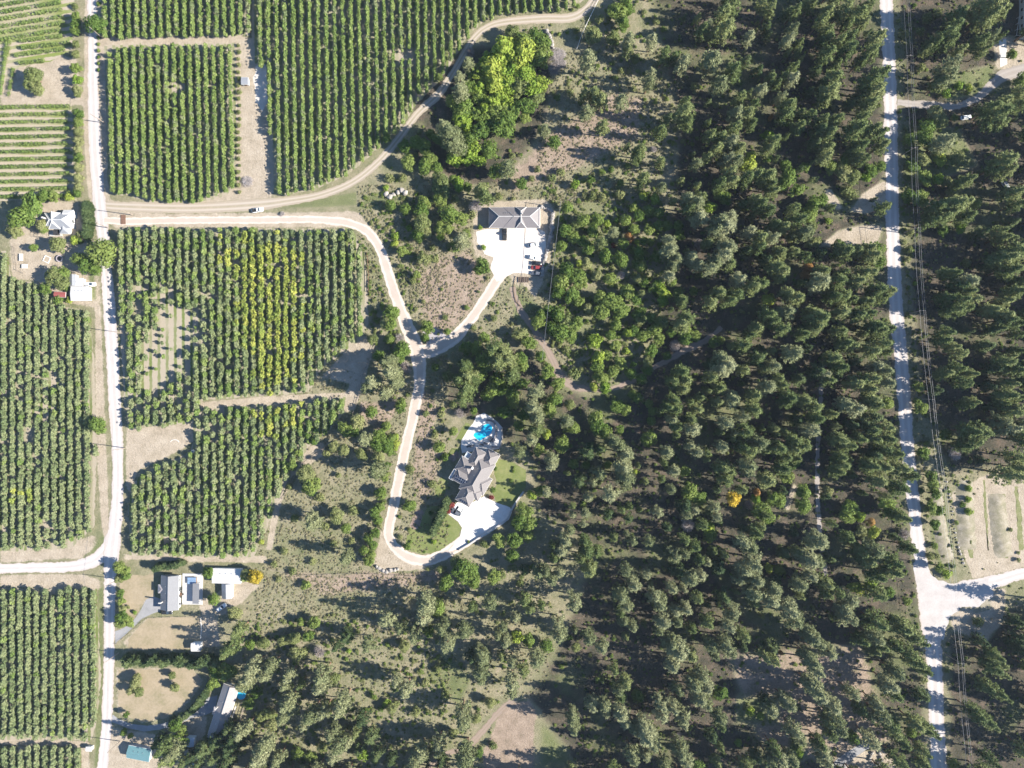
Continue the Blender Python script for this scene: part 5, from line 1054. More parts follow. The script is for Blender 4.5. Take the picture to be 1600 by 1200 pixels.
# grey hip-roofed house with the long apron
K = S*(HCAM-3.6)/HCAM
h = bldg('hip_roofed_house', 804, 339.5, 0, 3.6, 'long grey hip-roofed house at the head of the pale gravel apron')
r = (-40*K, 40*K, -16*K, 16*K)
add_wall(h, shr(r, .5), 3.0, W_TAN); add_roof(h, r, 3.0, 2.3, 'x', True, True, R_MAUVE, TRIM)
r2 = (1.5*K, 18.5*K, -16.6*K, 16.6*K); add_roof(h, r2, 3.05, 2.34, 'y', True, True, R_MAUVE, TRIM)
r3 = (-18*K, -1*K, -16.3*K, 16.3*K); add_roof(h, r3, 3.02, 2.5, 'x', True, False, R_MAUVE, None)
add_door(h, 4*K, -16*K+.5, 1.1, 2.1, 'x', -1); add_door(h, -22*K, -16*K+.5, 2.6, 2.3, 'x', -1, TRIM); add_door(h, -12*K, -16*K+.5, 2.6, 2.3, 'x', -1, TRIM)
MB().box(3.0,3.5,.8,1.3,4.6,5.9).build('chimney', CONC, h)

# house with solar panels and pool
K = .036*(HCAM-4.5)/HCAM
h = bldg('solar_house', 740, 741.3, 60, 4.5, 'large many-gabled house with solar panels beside the swimming pool')
def ab(a0, a1, b0, b1): return (a0*K, a1*K, -b1*K, -b0*K)
for (q, al, hA, hB, ze) in (((-230,225,-70,170),'x',True,True,4.1), ((60,292,-140,15),'x',True,True,4.0), ((150,352,-8,158),'x',True,True,3.95), ((-58,120,-228,-20),'y',True,True,3.9),
                            ((-178,-25,-205,20),'y',True,True,3.85), ((-362,-120,-42,150),'x',True,True,4.05), ((-165,60,60,222),'y',True,True,3.7), ((-250,-110,20,205),'y',True,True,3.8)):
    r = ab(*q); w = min(r[1]-r[0], r[3]-r[2]); add_wall(h, shr(r, .55), ze, W_TAN, q[0] in (-362,-58,150)); add_roof(h, r, ze, w*.5*.52, al, hA, hB, R_BEIGE, plain('roof_edge', (.30,.27,.26), .7))
MB().box(64*K-.45,64*K+.45,49*K-.45,49*K+.45,5.0,7.3).build('chimney', TRIM, h)
for q, zz in (((125,192,-200,-137), 3.0), ((-186,-62,-232,-172), 3.0)):
    r = ab(*q); d = MB().box(*r, zz-.2, zz).build('balcony', DECK_SKY, h); rl = MB()
    for p, w in (((r[0],r[3]),(r[1],r[3])),((r[0],r[2]),(r[0],r[3])),((r[1],r[2]),(r[1],r[3]))):
        rl.tube((*p,zz+1.0),(*w,zz+1.0),.05); 
        for t in range(7): rl.tube((p[0]+(w[0]-p[0])*t/6,p[1]+(w[1]-p[1])*t/6,zz),(p[0]+(w[0]-p[0])*t/6,p[1]+(w[1]-p[1])*t/6,zz+1.0),.025,.025,4)
    rl.build('railing', TRIM, d)
    for cx_ in (r[0]+.2, r[1]-.2): MB().box(cx_-.12,cx_+.12,r[3]-.32,r[3]-.08,0,zz-.2).build('post', TRIM, h)
# panels lie on the slope that faces the low-a side
def panel(parent, a, b, w, l, ze, slope, a_eave):
    zc = ze+(a-a_eave)*K*slope; hw = w*.5*K*.94; hl = l*.5*K*.94; dz = hw*slope
    v = [(a*K-hw,-b*K-hl,zc-dz+.1),(a*K+hw,-b*K-hl,zc+dz+.1),(a*K+hw,-b*K+hl,zc+dz+.1),(a*K-hw,-b*K+hl,zc-dz+.1)]
    v += [(p[0],p[1],p[2]-.05) for p in v]
    f = [(0,1,2,3),(7,6,5,4),(0,4,5,1),(1,5,6,2),(2,6,7,3),(3,7,4,0)]
    o = link(bpy.data.objects.new('solar_panel', mesh('solar_panel', v, f, SOLAR)), parent)
    e = MB()
    for i in range(4): e.tube(v[i], v[(i+1)%4], .035, .035, 4)
    e.build('panel_frame', METAL, o)
for i in range(6):
    for j in range(2): panel(h, -148+j*34, -165+i*28, 33, 27, 3.85, .52, -178)
for i in range(4): panel(h, -335, 22+i*24, 32, 23, 4.05, .52, -362)
add_door(h, -170*K, -205*K+.56, 2.4, 2.3, 'x', -1, TRIM)

# grey gabled house by the left road
K = S*(HCAM-3.5)/HCAM
h = bldg('gabled_house', 264, 927, -1, 3.5, 'grey gabled bungalow with a bay and white rear terrace')
r = (-14*K, 14*K, -27*K, 27*K); add_wall(h, shr(r, .45), 2.8, W_WHITE); add_roof(h, r, 2.8, 1.7, 'y', False, False, R_GREY, R_GREY)
for yy in (r[2]+.5, r[3]-.5):
    link(bpy.data.objects.new('gable', mesh('gable', [(r[0]+.45,yy,2.8),(r[1]-.45,yy,2.8),(0,yy,4.3)], [(0,1,2)], W_WHITE)), h)
rb = (-19*K, -9*K, -1*K+.0, 12*K); add_wall(h, shr(rb, .3), 2.5, W_WHITE, False); add_roof(h, rb, 2.55, .7, 'x', True, False, R_LILAC)
MB().box(-11.5*K-.6,-11.5*K+.4,-15*K,-15*K+.5,2.8,5.0).build('chimney', CONC, h)
MB().box(15*K,47*K,-21*K,28*K,.02,.35).build('terrace', plain('terrace_slab', (.42,.41,.40), .8), h)
rt = (35*K, 45*K, -17*K, 15*K); p_ = MB().box(*rt, 2.3, 2.42).build('pergola_roof', R_GREY, h)
for cx_, cy_ in ((36,-16),(44,-16),(36,14),(44,14)): MB().box(cx_*K-.08,cx_*K+.08,cy_*K-.08,cy_*K+.08,.35,2.3).build('post', TRIM, h)
add_door(h, 14*K-.45, 4*K, 1.6, 2.1, 'y', 1, GLASS)
p = P(300, 907, 1); t = empty('hot_tub', (p.x, p.y, .35), 0, 'square hot tub under a blue cover on the white terrace', 'hot tub')
MB().box(-1.7,1.7,-1.3,1.3,0,.85).build('shell', WOODD, t); MB().box(-1.75,1.75,-1.35,-.02,.85,1.0).build('cover', plain('blue_vinyl', (.16,.24,.36), .4), t); MB().box(-1.75,1.75,.02,1.35,.85,1.0).build('cover', MATS['blue_vinyl'], t)
def chair(px, py, rot, z, label, mat):
    p = P(px, py, z); t = empty('garden_chair', (p.x, p.y, z), math.radians(rot), label, 'chair', 'garden chairs')
    MB().box(-.3,.3,-.3,.3,.40,.47).build('seat', mat, t); MB().box(-.3,.3,.24,.31,.47,.95).build('backrest', mat, t)
    for a in (-.26,.26):
        for b in (-.26,.26): MB().tube((a,b,0),(a,b,.4),.03).build('leg', DARK, t)
def table(px, py, z, r_, label, mat):
    p = P(px, py, z); t = empty('round_table', (p.x, p.y, z), 0, label, 'table')
    MB().tube((0,0,.70),(0,0,.75),r_,r_,20).build('table_top', mat, t); MB().tube((0,0,0),(0,0,.7),.06).build('pedestal', DARK, t); MB().tube((0,0,0),(0,0,.05),.35,.3,12).build('base', DARK, t)
table(283, 928, .35, .8, 'dark round garden table on the white terrace', WOODD)
for i, (a, b) in enumerate(((279.5,928),(286.5,928),(283,924),(283,932))): chair(a, b, (90,-90,0,180)[i], .35, ('left','right','upper','lower')[i]+' chair at the round garden table on the white terrace', DARK)
p = P(283, 943, .35); t = empty('barbecue', (p.x, p.y, .35), 0, 'dark barbecue near the lower end of the white terrace', 'barbecue')
MB().box(-.7,.7,-.35,.35,.5,.95).build('cart', DARK, t); MB().tube((-.55,0,.97),(.55,0,.97),.33,.33,12).build('lid', METAL, t)
for a in (-.6,.6): MB().tube((a,0,0),(a,0,.5),.05).build('leg', DARK, t)

def shed(name, px, py, w, l, rot, ze, rise, along, wallm, roofm, label, cat='shed', hip=False, door=True):
    z = ze+rise*.5; k = S*(HCAM-z)/HCAM
    h = bldg(name, px, py, rot, z, label, cat); r = (-w*k/2, w*k/2, -l*k/2, l*k/2)
    add_wall(h, shr(r, .2), ze, wallm, False); add_roof(h, r, ze, rise, along, hip, hip, roofm)
    if not hip:
        if along == 'y':
            for yy in (r[2]+.22, r[3]-.22): link(bpy.data.objects.new('gable', mesh('gable', [(r[0]+.2,yy,ze),(r[1]-.2,yy,ze),(0,yy,ze+rise*.96)], [(0,1,2)], wallm)), h)
        else:
            for xx in (r[0]+.22, r[1]-.22): link(bpy.data.objects.new('gable', mesh('gable', [(xx,r[2]+.2,ze),(xx,r[3]-.2,ze),(xx,0,ze+rise*.96)], [(0,1,2)], wallm)), h)
    if door: add_door(h, 0, r[2]+.2, min(1.0, (r[1]-r[0])*.5), 2.0, 'x', -1)
    return h
shed('garage', 353.5, 900.5, 45, 23, -1.5, 2.7, .5, 'x', W_WHITE, R_WHITE, 'white-roofed garage right of the grey gabled house', 'garage')
h = shed('workshop', 353.5, 924.5, 15, 23, 1, 2.4, .9, 'y', W_WHITE, R_PALE, 'narrow gabled shed tucked below the white-roofed garage')
shed('garden_shed', 305.5, 1011.5, 15, 13, 0, 2.5, .35, 'x', W_WHITE, R_WHITE, 'square white shed at the end of the dry lawn')
# long pale house
K = S*(HCAM-3.6)/HCAM
h = bldg('long_house', 347, 1115, -17.5, 3.6, 'long pale-roofed house beside the round blue pool')
r = (-12.5*K, 12.5*K, -44*K, 44*K); add_wall(h, shr(r, .5), 2.8, W_WHITE); add_roof(h, r, 2.8, 1.5, 'y', False, False, R_LILAC, R_LILAC)
for yy in (r[2]+.52, r[3]-.52): link(bpy.data.objects.new('gable', mesh('gable', [(r[0]+.5,yy,2.8),(r[1]-.5,yy,2.8),(0,yy,4.15)], [(0,1,2)], W_WHITE)), h)
rb = (-16*K, -8*K, -8*K, 4*K); add_wall(h, shr(rb, .3), 2.5, W_WHITE, False); add_roof(h, rb, 2.55, .6, 'x', False, False, R_LILAC)
MB().box(-3.2,-2.6,1.5,2.1,3.0,5.1).build('chimney', CONC, h); add_door(h, r[0]+.5, -2, 1.0, 2.1, 'y', -1)
MB().box(12.5*K,15*K,-18*K,10*K,.0,.25).build('porch', CONC, h)
p = P(377, 1085.5, .8); t = empty('round_pool', (p.x, p.y, 0), 0, 'small round above-ground pool with turquoise water', 'pool')
ring = MB(); n = 28
for i in range(n):
    a, b = 2*math.pi*i/n, 2*math.pi*(i+1)/n; ro, ri = 2.0, 1.86
    ring.add([(ri*math.cos(a),ri*math.sin(a),0),(ro*math.cos(a),ro*math.sin(a),0),(ro*math.cos(b),ro*math.sin(b),0),(ri*math.cos(b),ri*math.sin(b),0),(ri*math.cos(a),ri*math.sin(a),1.1),(ro*math.cos(a),ro*math.sin(a),1.1),(ro*math.cos(b),ro*math.sin(b),1.1),(ri*math.cos(b),ri*math.sin(b),1.1)], [(4,5,6,7),(1,2,6,5),(3,0,4,7)])
ring.build('pool_wall', plain('blue_pool_wall', (.10,.30,.42), .4), t)
def watermat(name, c1, c2):
    m, nt, b, out = new_mat(name); pos = geo_pos(nt); n_ = noise(nt, 1.2, 3, .6, pos)
    nt.links.new(ramp(nt, n_, [(.3, c1), (.7, c2)]), b.inputs['Base Color']); b.inputs['Roughness'].default_value = .05
    bump(nt, b, noise(nt, 2.5, 2, .5, pos), .15, .05); return m
WATER = watermat('pool_water', (0.005,0.30,0.52), (0.02,0.44,0.64))
MB().tube((0,0,.85),(0,0,.95),1.87,1.87,28).build('water', WATER, t)
shed('teal_shelter', 216, 1178.5, 36, 20, -11, 2.4, .9, 'x', W_GREY, R_TEAL, 'teal-roofed shelter in tree shade near the bottom left', 'shelter')
shed('small_shed', 296.5, 1160, 12.5, 14.5, -6, 2.3, .6, 'y', W_WHITE, roofmat('blue_white_roof', (.42,.48,.56), .5), 'small pale-blue-roofed shed below the long pale house')
shed('lean_to', 291, 1183, 9, 17, -14, 2.1, .4, 'y', W_WHITE, R_WHITE, 'narrow white-roofed lean-to near the bottom edge')
shed('pump_house', 138, 1171, 9, 7, 0, 2.0, .4, 'x', W_WHITE, R_WHITE, 'tiny white pump house at the orchard corner, bottom left')
shed('pump_shed', 382, 126, 11, 11, 0, 2.0, .3, 'x', W_GREY, R_PALE, 'small grey pump shed in the dirt strip between orchards')
# farmhouse and its outbuildings
K = S*(HCAM-3.8)/HCAM
h = bldg('farmhouse', 88, 347, 0, 3.8, 'white farmhouse with a pale blue-grey roof, upper left')
r = (-21*K, 22*K, -9*K, 15*K); add_wall(h, shr(r, .4), 2.9, W_WHITE); add_roof(h, r, 2.9, 1.9, 'x', True, True, R_PALE, TRIM)
rb = (-14*K, 4*K, -10*K, 15.5*K); add_roof(h, rb, 2.95, 1.92, 'y', True, False, R_PALE, TRIM)
rc = (2*K, 16*K, -17*K, 2*K); add_wall(h, shr(rc, .3), 2.5, W_WHITE, False); add_roof(h, rc, 2.55, 1.0, 'y', True, False, R_PALE)
rd_ = (8*K, 24*K, 8*K, 20*K); add_wall(h, shr(rd_, .3), 2.5, W_WHITE, False); add_roof(h, rd_, 2.55, 1.0, 'x', False, True, R_WHITE)
MB().box(-20*K,0*K,-19*K,-10*K,.0,.3).build('porch', CONC, h); MB().box(-10*K,-3*K,-18*K,-11*K,.31,2.0).build('porch_box', DARK, h)
add_door(h, -2, -9*K+.4, 1.0, 2.1, 'x', -1); MB().box(-5,-4.4,1.2,1.8,3.5,5.8).build('chimney', CONC, h)
shed('packing_shed', 123.5, 458.5, 27, 22, 0, 3.0, .4, 'x', W_WHITE, R_WHITE, 'white flat-roofed shed beside the left gravel road', 'shed')
shed('annex', 113, 437.5, 10, 18, 0, 2.3, .5, 'y', W_GREY, R_PALE, 'narrow grey-roofed annex above the white flat-roofed shed')
shed('lean_to', 124, 440.5, 11, 12, 0, 2.1, .3, 'x', W_WHITE, R_WHITE, 'small white lean-to above the white flat-roofed shed')
shed('red_shed', 93, 460, 18, 8, -3, 2.0, .5, 'x', WOODD, R_RED, 'low red-roofed shed left of the white flat-roofed shed')
# corner building, top right (mostly outside the frame), with a white pipe frame beside it
h = bldg('corner_house', 1617, 22, 0, 4.0, 'dark building cut by the top right corner', 'building')
r = (-4, 10, -9, 12); add_wall(h, shr(r, .4), 3.2, W_GREY); add_roof(h, r, 3.2, 2.2, 'y', True, True, roofmat('dark_shingles', (.05,.05,.055)))
p = P(1594, 42, 1); t = empty('pipe_frame', (p.x, p.y, 0), math.radians(-8), 'white pipe frame standing beside the top right building', 'frame')
for i in range(4): MB().tube((-1.4,-4+i*2.6,0),(-1.4,-4+i*2.6,1.6),.06).build('upright', TRIM, t); MB().tube((-1.4,-4+i*2.6,1.6),(.8,-4+i*2.6,1.6),.06).build('rung', TRIM, t)
MB().tube((-1.4,-4.3,1.6),(-1.4,4.2,1.6),.07).build('rail', TRIM, t); MB().tube((.8,-4.3,1.6),(.8,4.2,1.6),.07).build('rail', TRIM, t)

# ------------------------------------------------------------------ swimming pool and patio
def cpx(pts, ox=680, oy=640, k=7.5): return [(ox+x/k, oy+y/k) for x, y in pts]
KID = cpx([(545,200),(600,168),(640,172),(667,205),(664,255),(632,300),(578,328),(548,352),(515,362),(475,335),(448,302),(468,272),(518,262),(540,232)])
def smooth_loop(pts, n=4):
    P_ = np.array(pts, float); m = len(P_); out = []
    for i in range(m):
        a, b, c, d = P_[i-1], P_[i], P_[(i+1)%m], P_[(i+2)%m]
        for k in range(n):
            t = k/n; out.append(tuple(.5*(2*b+(c-a)*t+(2*a-5*b+4*c-d)*t*t+(-a+3*b-3*c+d)*t**3)))
    return out
KS = smooth_loop(KID); kc = P(*np.array(KS).mean(0))
t = empty('swimming_pool', (kc.x, kc.y, 0), 0, 'blue kidney-shaped swimming pool with pale coping', 'pool')
loc = [(P(*q).x-kc.x, P(*q).y-kc.y) for q in KS]
V = [Vector((a, b, .05)) for a, b in loc]
w = link(bpy.data.objects.new('water', mesh('water', V, [tuple(x) for x in tessellate_polygon([V])], WATER)), t)
if w.data.polygons[0].normal.z < 0: w.data.flip_normals()
b = MB(); n = len(loc)
for i in range(n):
    p, q = np.array(loc[i]), np.array(loc[(i+1)%n]); po, qo = p*(1+.38/np.linalg.norm(p)), q*(1+.38/np.linalg.norm(q))
    b.add([(*p,.03),(*po,.03),(*qo,.03),(*q,.03),(*p,.11),(*po,.11),(*qo,.11),(*q,.11)], [(4,5,6,7),(0,3,7,4),(1,5,6,2)])
b.build('coping', plain('coping_stone', (.52,.49,.45), .8), t)
def wall_path(name, pts, w, h, mat, label, cat='wall', close=False, z=0, kind=None):
    T = [P(*q) for q in pts]; o0 = T[0].copy()
    v = []; f = []; m = len(T)
    for i in range(m):
        a = T[max(0, i-1)]; c = T[min(m-1, i+1)]; d = (c-a).normalized(); nn = Vector((-d.y, d.x, 0))*w*.5; p = T[i]-o0
        v += [p-nn, p+nn, p-nn+Vector((0,0,h)), p+nn+Vector((0,0,h))]
    for i in range(m-1):
        k = i*4; f += [(k+2,k+6,k+7,k+3),(k,k+4,k+6,k+2),(k+1,k+3,k+7,k+5)]
    f += [(0,2,3,1),(m*4-4,m*4-3,m*4-1,m*4-2)]
    me = mesh(name, v, f, mat); bm = bmesh.new(); bm.from_mesh(me); bmesh.ops.recalc_face_normals(bm, faces=bm.faces); bm.to_mesh(me); bm.free()
    o = link(bpy.data.objects.new(name, me)); o.location = o0+Vector((0,0,z)); return tag(o, label, cat)
def curve(pts, n=6):
    return [tuple(q[:2]) for q in track([(a, b_, 1) for a, b_ in pts], 2.0)]
wall_path('seat_wall', curve(cpx([(600,128),(650,128),(690,150),(715,200),(716,260),(700,330),(668,382)])), .8, .7, plain('slate_wall', (.16,.155,.165), .8), 'curved dark stone seat wall round the right side of the pool')
wall_path('patio_wall', cpx([(775,215),(787,310),(765,438),(660,436)]), .5, .6, STONE, 'low stone wall at the lower right of the pool patio')
for i, q in enumerate(((392,430,20),(432,428,25),(545,410,160),(590,395,165),(645,335,230),(660,355,230))):
    a, b_ = cpx([q[:2]])[0]; p = P(a, b_, .3); t = empty('sun_lounger', (p.x, p.y, .03), math.radians(q[2]), '%s sun lounger from the left on the pool patio' % ('first','second','third','fourth','fifth','sixth')[i], 'lounger', 'pool loungers')
    MB().box(-.95,.55,-.33,.33,.28,.38).build('mattress', plain('lounger_cloth', (.10,.10,.11), .8), t)
    l = link(bpy.data.objects.new('backrest', mesh('backrest', [(.55,-.33,.3),(.55,.33,.3),(1.1,.33,.75),(1.1,-.33,.75),(.55,-.33,.38),(.55,.33,.38),(1.1,.33,.83),(1.1,-.33,.83)], [(4,7,6,5),(0,1,2,3),(0,4,5,1),(2,6,7,3),(1,5,6,2),(3,7,4,0)], MATS['lounger_cloth'])), t)
    for x in (-.85,.45):
        for y in (-.28,.28): MB().box(x-.03,x+.03,y-.03,y+.03,0,.28).build('leg', METAL, t)
wall_path('apron_wall', curve([(718,859),(735,849),(755,836),(775,824),(790,813),(796,804),(800,795),(808,782),(818,768)]), .7, .9, CONC, 'pale concrete retaining wall along the lower right of the house apron')

# ------------------------------------------------------------------ cars
def car(px, py, rot, paint, label, kind='car', L=4.5, w=1.8, hh=1.5):
    p = P(px, py, 1); t = empty('pickup_truck' if kind == 'pickup' else 'parked_car', (p.x, p.y, .06), math.radians(rot), label, 'truck' if kind == 'pickup' else 'car')
    hl = L/2; hw = w/2
    st = [(-hl,.72,.45,.80),(-hl+.12,.90,.30,.92),(-hl*.62,1,.25,.96),(0,1,.25,.98),(hl*.55,1,.25,.94),(hl-.35,.93,.27,.84),(hl-.06,.78,.36,.72),(hl,.66,.42,.62)]
    b = MB(); R = []
    for x, f, z0, z1 in st:
        y = hw*f; R.append([(x,-y*.94,z0),(x,-y,(z0+z1)/2),(x,-y*.93,z1-.06),(x,-y*.8,z1),(x,y*.8,z1),(x,y*.93,z1-.06),(x,y,(z0+z1)/2),(x,y*.94,z0)])
    v = [q for r_ in R for q in r_]; f = []
    for i in range(len(R)-1):
        for k in range(8): a = i*8+k; c = i*8+(k+1) % 8; f.append((a, c, c+8, a+8))
    f += [tuple(range(8)), tuple(range(len(v)-8, len(v)))[::-1]]
    me = mesh('body', v, f, paint, True); bm = bmesh.new(); bm.from_mesh(me); bmesh.ops.recalc_face_normals(bm, faces=bm.faces); bm.to_mesh(me); bm.free()
    body = link(bpy.data.objects.new('body', me), t)
    if kind == 'pickup': x0, x1, r0, r1 = -.45, 1.0, -.25, .35
    else: x0, x1, r0, r1 = -hl*.86, hl*.42, -hl*.62, hl*.08
    zb, zt = .93, hh
    def frust(xa, xb, ya, za, xc, xd, yc, zc):
        return [(xa,-ya,za),(xb,-ya,za),(xb,ya,za),(xa,ya,za),(xc,-yc,zc),(xd,-yc,zc),(xd,yc,zc),(xc,yc,zc)]
    FB = [(0,1,5,4),(1,2,6,5),(2,3,7,6),(3,0,4,7),(4,5,6,7)]
    link(bpy.data.objects.new('windows', mesh('windows', frust(x0,x1,hw*.86,zb,r0,r1,hw*.70,zt), FB, GLASS)), t)
    link(bpy.data.objects.new('roof_panel', mesh('roof_panel', frust(r0-.06,r1+.05,hw*.715,zt-.02,r0,r1,hw*.66,zt+.05), FB, paint, False)), t)
    for y in (-1, 1):
        for fx, bx_ in ((x1, r1), (x0, r0)): MB().tube((fx, y*hw*.86, zb), (bx_, y*hw*.71, zt), .05, .05, 4).build('pillar', paint, t)
    if kind == 'pickup': MB().box(-hl+.2,-.55,-hw*.76,hw*.76,.9,1.0).build('load_bed', plain('bed_liner', (.02,.02,.02), .9), t)
    for x in (-hl*.6, hl*.62):
        for y in (-hw+.02, hw-.22):
            wl = MB().tube((x,y,.33),(x,y+.2,.33),.33,.33,14).build('wheel', plain('tyre_rubber', (.02,.02,.02), .9), t); MB().tube((x,y-.01,.33),(x,y+.21,.33),.19,.19,10).build('rim', METAL, wl)
    for y in (-hw*.62, hw*.62):
        MB().box(hl-.14,hl-.02,y-.2,y+.2,.6,.72).build('headlight', plain('lamp_glass', (.7,.7,.68), .1), t); MB().box(-hl+.0,-hl+.08,y-.2,y+.2,.66,.8).build('tail_light', plain('red_lens', (.35,.02,.02), .2), t)
    return t
PW = plain('white_car_paint', (.68,.68,.68), .25, var=.02, spec=.6); PB = plain('black_car_paint', (.02,.022,.026), .2, var=.05, spec=.6); PR = plain('red_car_paint', (.22,.035,.035), .25, var=.05, spec=.6); PS = plain('slate_car_paint', (.10,.11,.13), .25, var=.05, spec=.6); PG = plain('silver_car_paint', (.38,.39,.41), .25, .3, .05)
car(788.5, 365.5, 90, PB, 'black pickup parked against the front of the grey hip-roofed house', 'pickup', 5.4, 1.95, 1.8)
car(834, 382.5, 12, PW, 'white car standing alone on the blown-out apron', L=4.6)
car(833, 402.5, -12, PW, 'low white car on the apron above the parked row', L=4.4, hh=1.35)
car(838, 411, 176, PB, 'upper black car of the three parked by the boulder row', L=4.4)
car(837.5, 418, 178, PR, 'red car between the two black cars', L=4.6)
car(838, 427, 172, PS, 'lower dark car of the three, nearest the wall', L=4.5)
car(716.5, 794.5, 150, PW, 'white car beside the wing of the solar-panelled house', L=4.6)
car(712.5, 800.5, 150, PS, 'dark car beside the white car on the house apron', L=4.6)
car(260, 957, 0, PB, 'black car parked under the lower gable of the grey gabled house', L=4.8)
car(345.5, 949.5, 35, PW, 'white car on the gravel below the white-roofed garage', L=4.8)
car(140, 444, 0, PW, 'white van beside the white flat-roofed shed', L=4.9, hh=1.9)
car(140.5, 421.5, 0, PS, 'dark car beside the left road near the large tree', L=4.5)
car(304.5, 1193, 70, PW, 'white car at the bottom edge beside the lean-to', L=4.7)
car(402, 328, 10, PW, 'white car on the orchard track near the dirt strip', 'pickup', 5.0)
car(1510, 183, 10, PW, 'white car in the forest near the side drive', L=4.5)
car(1572, 289, -50, PG, 'silver car deep in tree shade at the right edge', L=4.4)

# ------------------------------------------------------------------ boulders, piles
def boulder_mesh(seed):
    bm = bmesh.new(); bmesh.ops.create_icosphere(bm, subdivisions=2, radius=.5); r_ = random.Random(seed); o = Vector((r_.uniform(0,9), r_.uniform(0,9), r_.uniform(0,9)))
    from mathutils import noise as mn
    for v in bm.verts: v.co *= 1+.45*mn.noise(v.co*1.8+o)+.15*mn.noise(v.co*5+o); v.co.z *= .8
    me = bpy.data.meshes.new('boulder'); bm.to_mesh(me); bm.free(); me.materials.append(STONE); return me
BO = [boulder_mesh(i) for i in range(5)]
def boulders(path, n, size, where_, group, spread=.6):
    T = track([(a, b_, 1) for a, b_ in path], 1.0)
    for i in range(n):
        q = T[int((len(T)-1)*i/(n-1))]; p = P(q[0]+rnd.uniform(-spread,spread), q[1]+rnd.uniform(-spread,spread)); s = rnd.uniform(*size)
        o = bpy.data.objects.new('boulder', BO[i % 5]); o.location = (p.x, p.y, s*.22); o.scale = (s, s*rnd.uniform(.75,1.2), s*rnd.uniform(.7,1.1)); o.rotation_euler = (rnd.uniform(-.3,.3), 0, rnd.uniform(0,6.28)); link(o)
        tag(o, '%s pale boulder %s' % (ordn(i+1), where_), 'boulder', group)
boulders([(846,324),(858,327),(863,334),(862,348),(861,366),(857,382),(853,398),(848,416),(846,430)], 34, (1.3,2.1), 'from the top along the right side of the apron', 'boulders along the apron')
boulders([(588,884),(596,890),(603,893),(612,891),(622,889)], 14, (1.0,1.8), 'from the left at the driveway hairpin', 'boulders at the hairpin')
boulders([(1479,752),(1486,790),(1492,830),(1500,866),(1505,880)], 20, (.5,1.2), 'from the top in the line across the excavated lot', 'boulders in the lot')
boulders([(855,50),(860,62),(864,75)], 8, (1.2,2.2), 'from the top at the edge of the lime-green grove', 'boulders by the grove')
boulders([(1362,1176),(1358,1184),(1362,1192),(1370,1194),(1376,1187),(1374,1177)], 9, (1.2,2.0), 'clockwise in the ring below the paved lane', 'boulders in the ring', .4)
boulders([(604,304),(608,308),(628,298),(634,302)], 6, (1.5,2.6), 'from the left in the scrub below the orchard track', 'boulders in the scrub')
for i, (px, py, r_, lab) in enumerate(((388,284,2.6,'brush pile at the foot of the dirt strip between orchards'),(872,88,3.6,'upper brush pile right of the lime-green grove'),(866,108,3.0,'lower brush pile right of the lime-green grove'),(876,100,2.6,'outer brush pile right of the lime-green grove'),(1300,260,3.0,'fallen grey brush near the tan clearing'),(442,335,1.2,'little brush heap on the driveway edge'))):
    o = bpy.data.objects.new('brush_pile', TWGS[i % 2]); p = P(px, py); o.location = (p.x, p.y, -.3); o.scale = (r_/3, r_/3, .35); link(o); tag(o, lab, 'brush pile')

# ------------------------------------------------------------------ banks of the excavated lot
def bank(pts, w, h, label):
    T = track([(a, b_, 1) for a, b_ in pts], 3.0); v = []; f = []; m = len(T); o0 = P(*T[0][:2]); prof = [(-1,0),(-.6,.55),(-.2,1),(.2,1),(.6,.5),(1,0)]
    for i in range(m):
        a = P(*T[max(0,i-1)][:2]); c = P(*T[min(m-1,i+1)][:2]); d = (c-a).normalized(); nn = Vector((-d.y, d.x, 0)); p = P(*T[i][:2])-o0; e = min(1, i/4, (m-1-i)/4)*(.8+.4*vnoise(i, 3))
        for u, z in prof: v.append(p+nn*w*.5*u*(1+.2*(vnoise(i, u+9)-.5))*(1.0)+Vector((0,0,h*z*e*(.65+.7*vnoise(i*1.7, u+4))-.05)))
    for i in range(m-1):
        for k in range(5): a = i*6+k; f.append((a,a+1,a+7,a+6))
    me = mesh('earth_bank', v, f, MATS['spoil_gravel'], True)
    if me.polygons[2].normal.z < 0: me.flip_normals()
    o = link(bpy.data.objects.new('earth_bank', me)); o.location = o0; tag(o, label, kind='structure')
bank([(1506,748),(1508,790),(1510,830),(1512,860)], 8, .7, 'long earth bank in the excavated lot')
bank([(1556,770),(1560,810),(1566,850),(1570,872)], 8, .75, 'second earth bank in the excavated lot')
bank([(1462,750),(1466,800),(1474,850),(1482,880)], 6, .6, 'low bank beside the right gravel road')

# ------------------------------------------------------------------ utility poles and cables
def pole(bx_, by_, hgt, label, arm=True, rot=0):
    p = P(bx_, by_); t = empty('utility_pole', p, rot, label, 'pole', 'utility poles')
    MB().tube((0,0,-.2),(0,0,hgt),.18,.11,8).build('shaft', WOOD, t)
    if arm:
        MB().box(-1.3,1.3,-.06,.06,hgt-.9,hgt-.75).build('crossarm', WOOD, t)
        for x in (-1.2, 0, 1.2):
            z0 = hgt-.75 if x else hgt
            MB().tube((x,0,z0),(x,0,z0+.22),.06,.04,6).build('insulator', plain('porcelain', (.5,.5,.48), .2), t)
    else: MB().tube((0,-.2,hgt-.4),(0,.2,hgt-.4),.05).build('bracket', METAL, t)
    return p, hgt
HP = 11.0; fr = (HCAM-HP)/HCAM
tops = [(1417,-55),(1423,85),(1430,230),(1435,355),(1443,485),(1457,624),(1476,765),(1490,893),(1503,1038),(1514,1170),(1524,1290)]
RP = [pole(800+(a-800)*fr, 600+(b_-600)*fr, HP, ('%s pole from the top edge in the line right of the right gravel road' % ordn(i)) if i else 'pole just above the top edge beside the right gravel road') for i, (a, b_) in enumerate(tops)]
